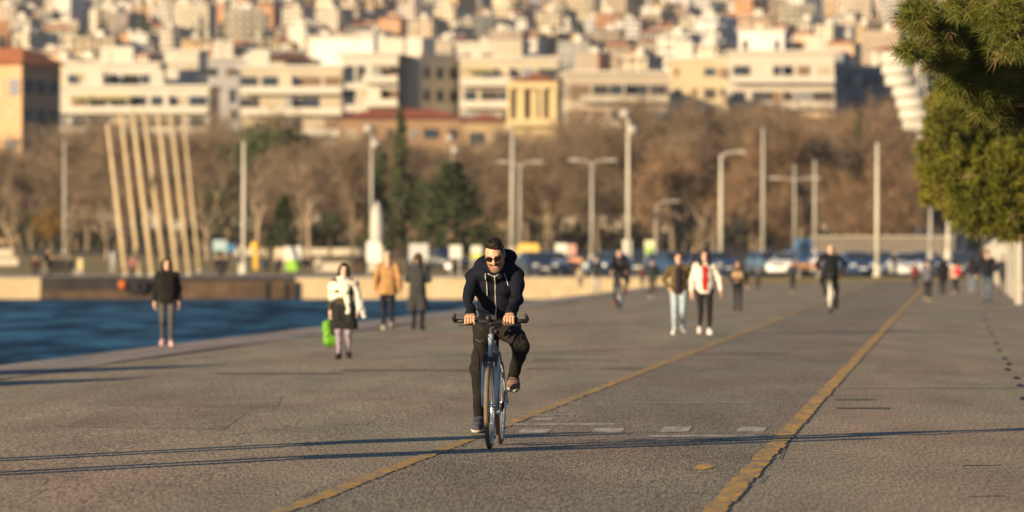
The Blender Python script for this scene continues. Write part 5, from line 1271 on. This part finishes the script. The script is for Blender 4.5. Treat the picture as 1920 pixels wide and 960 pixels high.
on_surface(hd_, [(-.15, 1.13), (-.09, 1.075)], .001, .004, 'pocket_seam', cloth((.008, .008, .012)), hd_)
on_surface(hd_, [(.16, 1.13), (.10, 1.075)], .001, .004, 'pocket_seam', cloth((.008, .008, .012)), hd_)
hm = Matrix(mrot(R(23), R(-4), R(-5)).tolist()); hc = Vector((.012, -.165, 1.548))
M_lens = mat('dark_lens', (.010, .008, .008), .09, .05, 3, spec=.35)
for sx in (-1, 1):
    vs = []; n = 20
    for yy in (-.108, -.101):
        for k in range(n):
            a = 2 * math.pi * k / n; x = sx * .034 + math.copysign(abs(math.cos(a)) ** .75, math.cos(a)) * .0285; z = .004 + math.copysign(abs(math.sin(a)) ** .75, math.sin(a)) * .0195 - .002 * sx * math.cos(a)
            vs.append(hc + hm @ Vector((x, yy + abs(x) ** 2 * 6.0, z)))
    mb = MB().add(vs, [tuple(range(n))[::-1], tuple(range(n, 2 * n))] + [(k, (k + 1) % n, n + (k + 1) % n, n + k) for k in range(n)])
    if sx == -1: sg = mb.build('sunglasses', M_lens, rider, False)
    else: mb.build('lens', M_lens, sg)
fr = MB(); fr.tube([hc + hm @ Vector(p) for p in ((-.008, -.107, .010), (0, -.110, .012), (.008, -.107, .010))], .0025, 6)
for sx in (-1, 1): fr.tube([hc + hm @ Vector(p) for p in ((sx * .060, -.085, .012), (sx * .074, -.05, .012), (sx * .078, .01, .008))], .0022, 6)
fr.build('spectacle_frame', M_blk, sg)
# laces on the lit shoe, knee seams and a waist pouch
for c in rider.children:
    if c.name.startswith('shoe'):
        xs = [v.co.x for v in c.data.vertices]; cx = sum(xs) / len(xs); zs = [v.co.z for v in c.data.vertices]; zt = max(zs); zb = min(zs)
        on_surface(c, [(cx - .03, zt - .055), (cx + .03, zt - .065)], .002, .004, 'lace', cloth((.02, .02, .02)), c, .008); on_surface(c, [(cx - .03, zt - .075), (cx + .03, zt - .08)], .002, .004, 'lace', cloth((.02, .02, .02)), c, .008)
        if cx > 0: c.data.materials[0] = mat('lit_mesh_shoe', (.30, .18, .10), .85, .45, 22, c2=(.06, .035, .04))  # warm lit tone painted on this shoe, shaded grey on its pair
        else: c.data.materials[0] = mat('shaded_mesh_shoe', (.055, .055, .075), .85, .35, 22)
tr_ = part['trousers']
on_surface(tr_, [(-.155, .80), (-.125, .74), (-.118, .62)], .002, .004, 'seam', cloth((.012, .010, .009)), tr_)
on_surface(tr_, [(-.165, .87), (-.12, .845), (-.085, .87)], .002, .003, 'seam', cloth((.12, .10, .075)), tr_)

# ------------------------------------------------------------------ the other two cyclists
def rider_at(px, py, rz, label_b, label_p, L, bikec, hscale=1.0, both=True):
    p = P(px, py); f = Vector((math.sin(rz), -math.cos(rz), 0)); b = p - f * (.52 if abs(rz) < 1.5 else -.53)
    b.z = p.z + .004
    bk = bicycle(label_b, b, rz, bikec[0], bikec[1], M_tyre)
    if 'mudguard' in label_b: MB().tube([(0, .53 + math.cos(q) * .37, .345 + math.sin(q) * .37) for q in [R(-30 + 16 * k) for k in range(13)]], .034, 8).build('mudguard', paint((.75, .71, .62)), bk, True)
    J = ride_pose(False, xh=(-.22, .22) if abs(rz) < 1.5 else (-.285, .285)); J['hd'] = (0, -.13, 1.585); J['hrot'] = (R(8), 0, 0)
    figure(label_p, b, rz, 1.75, J, L, .016)
rider_at(1160, 580, R(-5), 'dark city bicycle ridden towards the camera far behind, left of the couple', 'far cyclist in black with a dark cap riding towards the camera left of the couple', dict(hair=('short', (.02, .015, .012)), trousers=(.02, .02, .022), shoes=(.22, .06, .05), top=dict(c=(.018, .018, .022)), front=(.8, (.12, .12, .15))), ((.10, .08, .12), (.2, .2, .22)))
rider_at(1557, 588, R(175.5), 'bicycle with pale mudguards ridden away from the camera between the yellow lines', 'bald cyclist in a wide black jacket seen from behind riding away between the yellow lines', dict(hair=None, trousers=(.014, .014, .016), shoes=(.03, .03, .03), fat=1.1, top=dict(c=(.012, .013, .015), bulk=.98)), ((.45, .42, .36), (.5, .48, .42)))

# ------------------------------------------------------------------ walkers
BLK, JEAN = (.016, .016, .019), (.34, .42, .47)
def walker(label, px, pyf, pyh, facing, p, L, male=True, wid=1.0, hd=(0, 0, 0), res=.017, arm=None, group=None, J=None, arms=(None, None)):
    pos = P(px, pyf); hgt = (pyf - pyh) * pos.y / FPX
    J = J or walk(p, arm, arms, wid, hd, male)
    return figure(label, pos + Vector((0, 0, .004)), facing, hgt, J, L, res, group), pos
TOC = lambda px: math.atan2((px - 960), FPX) * 1.0
walker('woman in a black jacket and dark grey leggings walking alone by the water', 313, 651, 484, R(3), .35, dict(hair=('long', (.02, .016, .013)), trousers=(.085, .08, .075), legw=.86, shoes=(.62, .36, .30), fat=1.12, top=dict(c=(.014, .013, .012), bulk=1.08)), False, .95, (R(5), R(6), 0), .013, 0.0)
L = dict(hair=('bob', (.02, .014, .012)), trousers=(.30, .25, .30), legw=.95, shoes=(.02, .018, .02), skin=(.66, .42, .31), top=dict(name='olive_cardigan', c=(.055, .048, .022), bulk=.95), scarf=(.74, .68, .55))
sw, sp = walker('woman with black hair and a big cream shawl carrying a green bag', 645, 675, 495, R(-2), -.3, L, False, 1.0, (R(4), R(8), 0), .013, 0.1)
# shawl draped over both shoulders with a long end hanging on her left side, dark wrap skirt
v, f = sdf([C((-.20, -.02, 1.36), (.02, -.13, 1.30), .075, .07, .06), C((-.20, 0, 1.36), (-.22, -.02, 1.12), .075, .06, .06), C((-.20, -.08, 1.13), (.03, -.15, 1.20), .05, .05, .06), C((.0, -.10, 1.42), (.20, -.03, 1.38), .07, .07, .06), C((0, .09, 1.40), (.2, .03, 1.36), .09, .07, .06), C((0, .10, 1.25), (-.18, .05, 1.25), .09, .07, .06), C((.06, -.145, 1.30), (.09, -.14, .86), .045, .04, .04)], .014, wr=.010, wf=30, seed=6)
link('shawl', me_from('shawl', v, f, cloth((.74, .68, .55))), sw)
v, f = sdf([C((.20, -.03, 1.38), (.28, .0, 1.05), .06, .07, .04), C((.28, .0, 1.05), (.36, .0, .80), .075, .055, .04), C((.30, -.02, 1.05), (.25, -.05, .86), .05, .045, .03)], .014, wr=.010, wf=30, seed=8)
link('shawl_end', me_from('shawl_end', v, f, cloth((.62, .60, .55))), sw)
v, f = sdf([C((-.06, 0, .92), (.06, 0, .92), .135, .135, .05), C((-.09, -.09, .62), (.10, -.09, .62), .16, .16, .06), C((-.09, -.03, .88), (-.1, -.07, .64), .13, .13, .05), C((.09, -.03, .88), (.11, -.07, .64), .13, .13, .05)], .015, cuts=[((0, 0, .56), (0, 0, -1))], wr=.006, seed=3)
link('skirt', me_from('skirt', v, f, cloth((.02, .02, .02))), sw)
bag = thing('shopping_bag', 'bright green bag hanging from the hand of the woman with the cream shawl', 'bag', sp + Vector((-.19, -.02, .22)) + Vector((0, 0, 0)))
v, f = sdf([C((-.05, 0, .05), (.05, 0, .08), .06, .07, .06), C((-.06, 0, .30), (.02, 0, .32), .07, .05, .08), C((-.05, 0, .1), (-.06, 0, .30), .08, .07, .06)], .014, wr=.008, wf=40)
link('sack', me_from('sack', v, f, mat('green_plastic_bag', (.11, .29, .02), .45, .15, 8)), bag); MB().tube([(-.05, 0, .34), (-.02, 0, .47), (.0, 0, .50), (.02, 0, .47), (.03, 0, .34)], .009, 6).build('handle', mat('green_handle', (.42, .55, .14), .6, .1, 8), bag, True)
walker('man in a tan coat and dark trousers seen from behind walking by the water', 727, 620, 472, R(182), .75, dict(hair=('short', (.42, .33, .24)), trousers=(.016, .018, .028), legw=1.05, shoes=(.34, .30, .25), fat=1.15, top=dict(name='coat', kind='coat', hem=.80, flare=.02, c=(.40, .22, .09), bulk=1.22)), True, 1.1, (R(12), 0, 0), .015, .2)
walker('woman in a long dark grey coat beside the man in the tan coat', 783, 620, 475, R(172), -.3, dict(hair=('long', (.05, .03, .022)), trousers=(.015, .014, .016), shoes=(.02, .018, .018), top=dict(name='long_coat', kind='coat', hem=.46, flare=.07, c=(.042, .042, .044), bulk=1.06), scarf=(.05, .05, .055)), False, 1.1, (0, R(40), 0), .015, .2, arms=('front', 'front'))
walker('young man in an open olive jacket and pale blue jeans, left one of the couple', 1273, 628, 474, R(-4), -.6, dict(hair=('short', (.035, .024, .017)), trousers=JEAN, legw=.95, shoes=(.74, .70, .65), sole=(.8, .78, .74), top=dict(c=(.105, .075, .03), bulk=1.05), front=(1.6, (.022, .02, .026))), True, 1.0, (0, 0, 0), .015, .1, arms=('pocket', None))
walker('young woman in a white jacket, red shirt and black trousers, right one of the couple', 1321, 628, 469, R(3), .6, dict(hair=('long', (.018, .014, .012)), trousers=(.018, .016, .017), legw=.9, shoes=(.74, .62, .58), sole=(.8, .78, .74), top=dict(c=(.74, .66, .56), bulk=1.08), front=(1.3, (.55, .018, .02))), False, 1.2, (0, 0, 0), .015, .1, arms=(None, 'hold'))
walker('dark haired woman in a black coat with a beige bag, right of the couple', 1383, 584, 490, R(5), .2, dict(hair=('bob', (.10, .07, .045)), trousers=BLK, legw=.85, shoes=(.02, .02, .02), top=dict(c=(.02, .021, .026), bulk=1.12)), False, 1.5, arms=('front', 'hold'))
bp_ = P(1383, 584); hb_ = thing('handbag', 'beige bag held in front of the woman in black right of the couple', 'bag', bp_ + Vector((.0, -.24, .86)))
v, f = sdf([C((-.09, 0, .06), (.09, 0, .06), .07, .07, .03), C((-.08, 0, .13), (.08, 0, .13), .06, .06, .03)], .015); link('pouch', me_from('pouch', v, f, cloth((.40, .27, .15))), hb_); MB().tube([(-.09, 0, .16), (-.06, .04, .32), (.06, .04, .32), (.09, 0, .16)], .01, 6).build('strap', cloth((.05, .04, .03)), hb_)
walker('person in a navy jacket and light grey trousers at the water edge far behind', 1118, 558, 482, R(4), .4, dict(hair=('short', (.16, .11, .075)), trousers=(.40, .35, .29), shoes=(.10, .07, .05), top=dict(c=(.03, .03, .042), bulk=1.1)), arms=('pocket', 'pocket'))
walker('walker in a wide dark green grey coat left of the couple', 1223, 560, 488, R(-3), -.6, dict(hair=('short', (.03, .02, .018)), trousers=BLK, legw=.85, shoes=(.55, .48, .42), top=dict(name='coat', kind='coat', hem=.80, c=(.025, .034, .036), bulk=1.25)), True, 1.6, arms=('pocket', 'pocket'))
walker('small dark figure walking far behind near the white car', 1486, 550, 488, R(170), .7, dict(hair=('short', (.06, .04, .03)), trousers=(.03, .03, .034), shoes=(.40, .30, .22), top=dict(c=(.03, .036, .045))))
walker('woman in a grey lilac top and black leggings running at the right', 1740, 566, 486, R(176), -.9, dict(hair=('bun', (.02, .015, .012)), trousers=BLK, legw=.95, shoes=(.52, .46, .25), sole=(.55, .4, .3), top=dict(c=(.115, .11, .145), bulk=1.1)), False, 1.3, arms=('phone', 'front'))
walker('walker dressed all in black between the lilac top and the pink jacket', 1768, 553, 484, R(178), .2, dict(hair=('long', (.015, .012, .012)), trousers=(.014, .013, .015), shoes=(.02, .02, .02), top=dict(name='coat', kind='coat', hem=.72, c=(.014, .013, .015), bulk=1.15)), False, 1.1, arms=('front', 'front'))
walker('walker in a pink and red jacket at the right', 1792, 553, 488, R(178), -.3, dict(hair=('bob', (.03, .02, .018)), trousers=(.02, .018, .02), shoes=(.50, .38, .30), top=dict(c=(.60, .40, .32), bulk=1.15)), False, 1.2)
bp_ = P(1795, 553); o = thing('backpack', 'red backpack on the walker in the pink jacket', 'backpack', bp_ + Vector((0, -.13, .70)))
o.scale = (.72,) * 3
v, f = sdf([C((-.07, 0, .05), (-.06, 0, .33), .09, .08, .05), C((.07, 0, .05), (.06, 0, .33), .09, .08, .05)], .02); link('pack', me_from('pack', v, f, cloth((.60, .05, .06))), o)
for sx in (-1, 1): MB().tube([(sx * .09, .0, .40), (sx * .1, .12, .42), (sx * .11, .2, .3)], .018, 6).build('strap', cloth((.25, .03, .03)), o)
walker('walker in a dark top and pale jeans second from the right', 1823, 548, 482, R(178), .3, dict(hair=('long', (.02, .015, .014)), trousers=(.16, .20, .25), shoes=(.42, .33, .27), top=dict(c=(.022, .018, .022), bulk=1.1)), False, 1.3)
walker('tall man in a black jacket and blue jeans at the right walking away', 1851, 567, 468, R(178), .15, dict(hair=('short', (.24, .16, .11)), trousers=(.095, .115, .15), legw=1.1, shoes=(.03, .03, .035), top=dict(c=(.013, .014, .017), bulk=1.12)), True, 1.6, arms=('pocket', 'hold'))
walker('walker in black beside the white posts at the right edge', 1881, 547, 478, R(178), -.2, dict(hair=('short', (.03, .025, .02)), trousers=BLK, shoes=(.02, .02, .02), top=dict(c=(.03, .034, .04), bulk=1.1)), arms=('pocket', None))
for lab, px, py, hh, rz, tc, lc, ar in (('small walker in plum far behind between the far cyclist and the green grey coat', 1204, 540, 40, 5, (.10, .03, .05), BLK, ('pocket', None)), ('small far walker in dark blue just right of the couple near the lamp post', 1349, 543, 44, 175, (.03, .04, .075), BLK, (None, 'front')),
        ('small far walker in charcoal right of the woman with the beige bag', 1421, 544, 42, 170, (.04, .04, .045), (.03, .03, .035), ('pocket', 'pocket')), ('small far walker in beige just left of the navy jacket walker', 1088, 541, 42, 10, (.42, .33, .22), (.05, .05, .06), (None, None)), ('small far walker in dark red left of the running woman', 1716, 540, 46, 178, (.16, .03, .03), BLK, ('front', None))):
    walker(lab, px, py, py - hh, R(rz), .5, dict(hair=('short', (.04, .03, .025)), trousers=lc, shoes=(.1, .08, .07), top=dict(c=tc, bulk=1.15)), True, 1.1, res=.024, arms=ar)
# ------------------------------------------------------------------ small people on the far quay
def sit_pose():
    J = walk(0.0); J = dict(J)
    dz = -.50
    for k in ('pel', 'ch', 'nk', 'hd', 'hem', 'shL', 'shR', 'elL', 'elR'): J[k] = tuple(np.array(J[k], float) + np.array((0, 0, dz)))
    for n, q in (('L', 1), ('R', -1)):
        J['hp' + n] = (q * .1, 0, .44); J['kn' + n] = (q * .12, -.42, .48); J['an' + n] = (q * .11, -.44, .10); J['ft' + n] = (q * .1, -1, 0); J['wr' + n] = (q * .14, -.30, .56); J['el' + n] = (q * .27, -.08, .66)
    J['hem'] = (0, .02, .44); J['ch'] = (0, -.04, .80); return J
def far_person(label, px, pyf, d, pose, tc, lc, rz=0, hgt=1.72):
    z = CAMH - (pyf - HOR) * d / FPX; z = gz(d) + .004
    figure(label, ((px - 960) * d / FPX, d, z), R(rz), hgt, pose, dict(hair=('short', (.04, .03, .025)), trousers=lc, shoes=(.05, .045, .04), top=dict(c=tc, bulk=1.15)), .026)
for lab, px, d, c, rz in (('person in black sitting on the quay bench under the leftmost lamp post, left of three', 98, 352, (.02, .02, .024), 20), ('person in black sitting in the middle of the quay bench under the leftmost lamp post', 112, 352, (.03, .028, .03), -10), ('person in dark clothes sitting on the quay bench, right of three', 132, 352, (.022, .024, .03), -30)):
    far_person(lab, px, 0, d, sit_pose(), c, (.02, .02, .025), rz)
o = thing('quay_bench', 'low bench on the quay under the leftmost lamp post with three people on it', 'bench', ((115 - 960) * 352 / FPX, 352.05, gz(352)))
MB().box((0, .05, .36), (2.2, .4, .07)).build('seat', M_pole, o)
for sx in (-.9, .9): MB().box((sx, .05, .16), (.09, .36, .33)).build('leg', M_pole, o)
far_person('hooded figure fishing at the left end of the dark jetty', 66, 0, 336, sit_pose(), (.07, .03, .025), (.03, .025, .025), 10)
far_person('dark figure standing on the quay at the left end of the jetty', 89, 0, 344, walk(.3), (.025, .024, .026), (.02, .02, .022), 60, 1.6)
far_person('person in dark blue standing on the quay right of the leaning poles, left of two', 408, 0, 350, sit_pose(), (.022, .026, .04), (.02, .022, .03), 40)
far_person('person in black on the quay right of the leaning poles, right of two', 421, 0, 350, sit_pose(), (.02, .02, .024), (.02, .02, .025), -30)
far_person('person in dark blue sitting left of the green kiosk', 498, 0, 362, sit_pose(), (.035, .05, .075), (.03, .03, .04), 15)
far_person('person in black sitting beside the green kiosk', 524, 0, 358, sit_pose(), (.05, .045, .042), (.03, .028, .03), -20)
far_person('person in dark clothes sitting right of the green kiosk', 575, 0, 356, sit_pose(), (.03, .032, .04), (.16, .13, .11), 10)
far_person('person in pale clothes sitting right of the green kiosk, farther right', 598, 0, 354, sit_pose(), (.40, .34, .27), (.30, .25, .2), -15)
far_person('person in black standing in front of the statue, left of two', 669, 0, 352, walk(.3), (.02, .02, .022), (.10, .03, .035), 160, 1.35)
far_person('person in black standing in front of the statue, right of two', 683, 0, 352, walk(-.3), (.016, .016, .018), (.016, .016, .018), 200, 1.45)
far_person('small dark figure standing near the small white board left of the cyclist', 851, 0, 350, walk(.4), (.05, .04, .045), (.04, .035, .04), 20, 1.4)
far_person('dark figure standing by the rightmost white car', 1676, 0, 331, walk(.2), (.02, .02, .022), (.02, .02, .022), 100, 1.6)
far_person('person in a pink top standing among the leaning poles', 250, 0, 352, sit_pose(), (.30, .13, .12), (.12, .07, .07), 0)
far_person('person in dark blue standing behind the white jacket walker', 1300, 0, 333, walk(.1), (.03, .04, .07), (.025, .03, .04), 30, 1.7)
HAZE = 0.00007

# ------------------------------------------------------------------ thin winter haze over the bay and the town
hm_ = bpy.data.materials.new('haze'); hm_.use_nodes = True
nt = hm_.node_tree; nt.nodes.remove(nt.nodes['Principled BSDF'])
pv = nt.nodes.new('ShaderNodeVolumePrincipled'); pv.inputs['Density'].default_value = HAZE; pv.inputs['Color'].default_value = (.86, .90, 1, 1); pv.inputs['Anisotropy'].default_value = .2
nt.links.new(pv.outputs[0], nt.nodes['Material Output'].inputs['Volume'])
o = MB().box((0, 4500, 170), (5200, 9400, 350)).build('haze', hm_); o['kind'] = 'stuff'
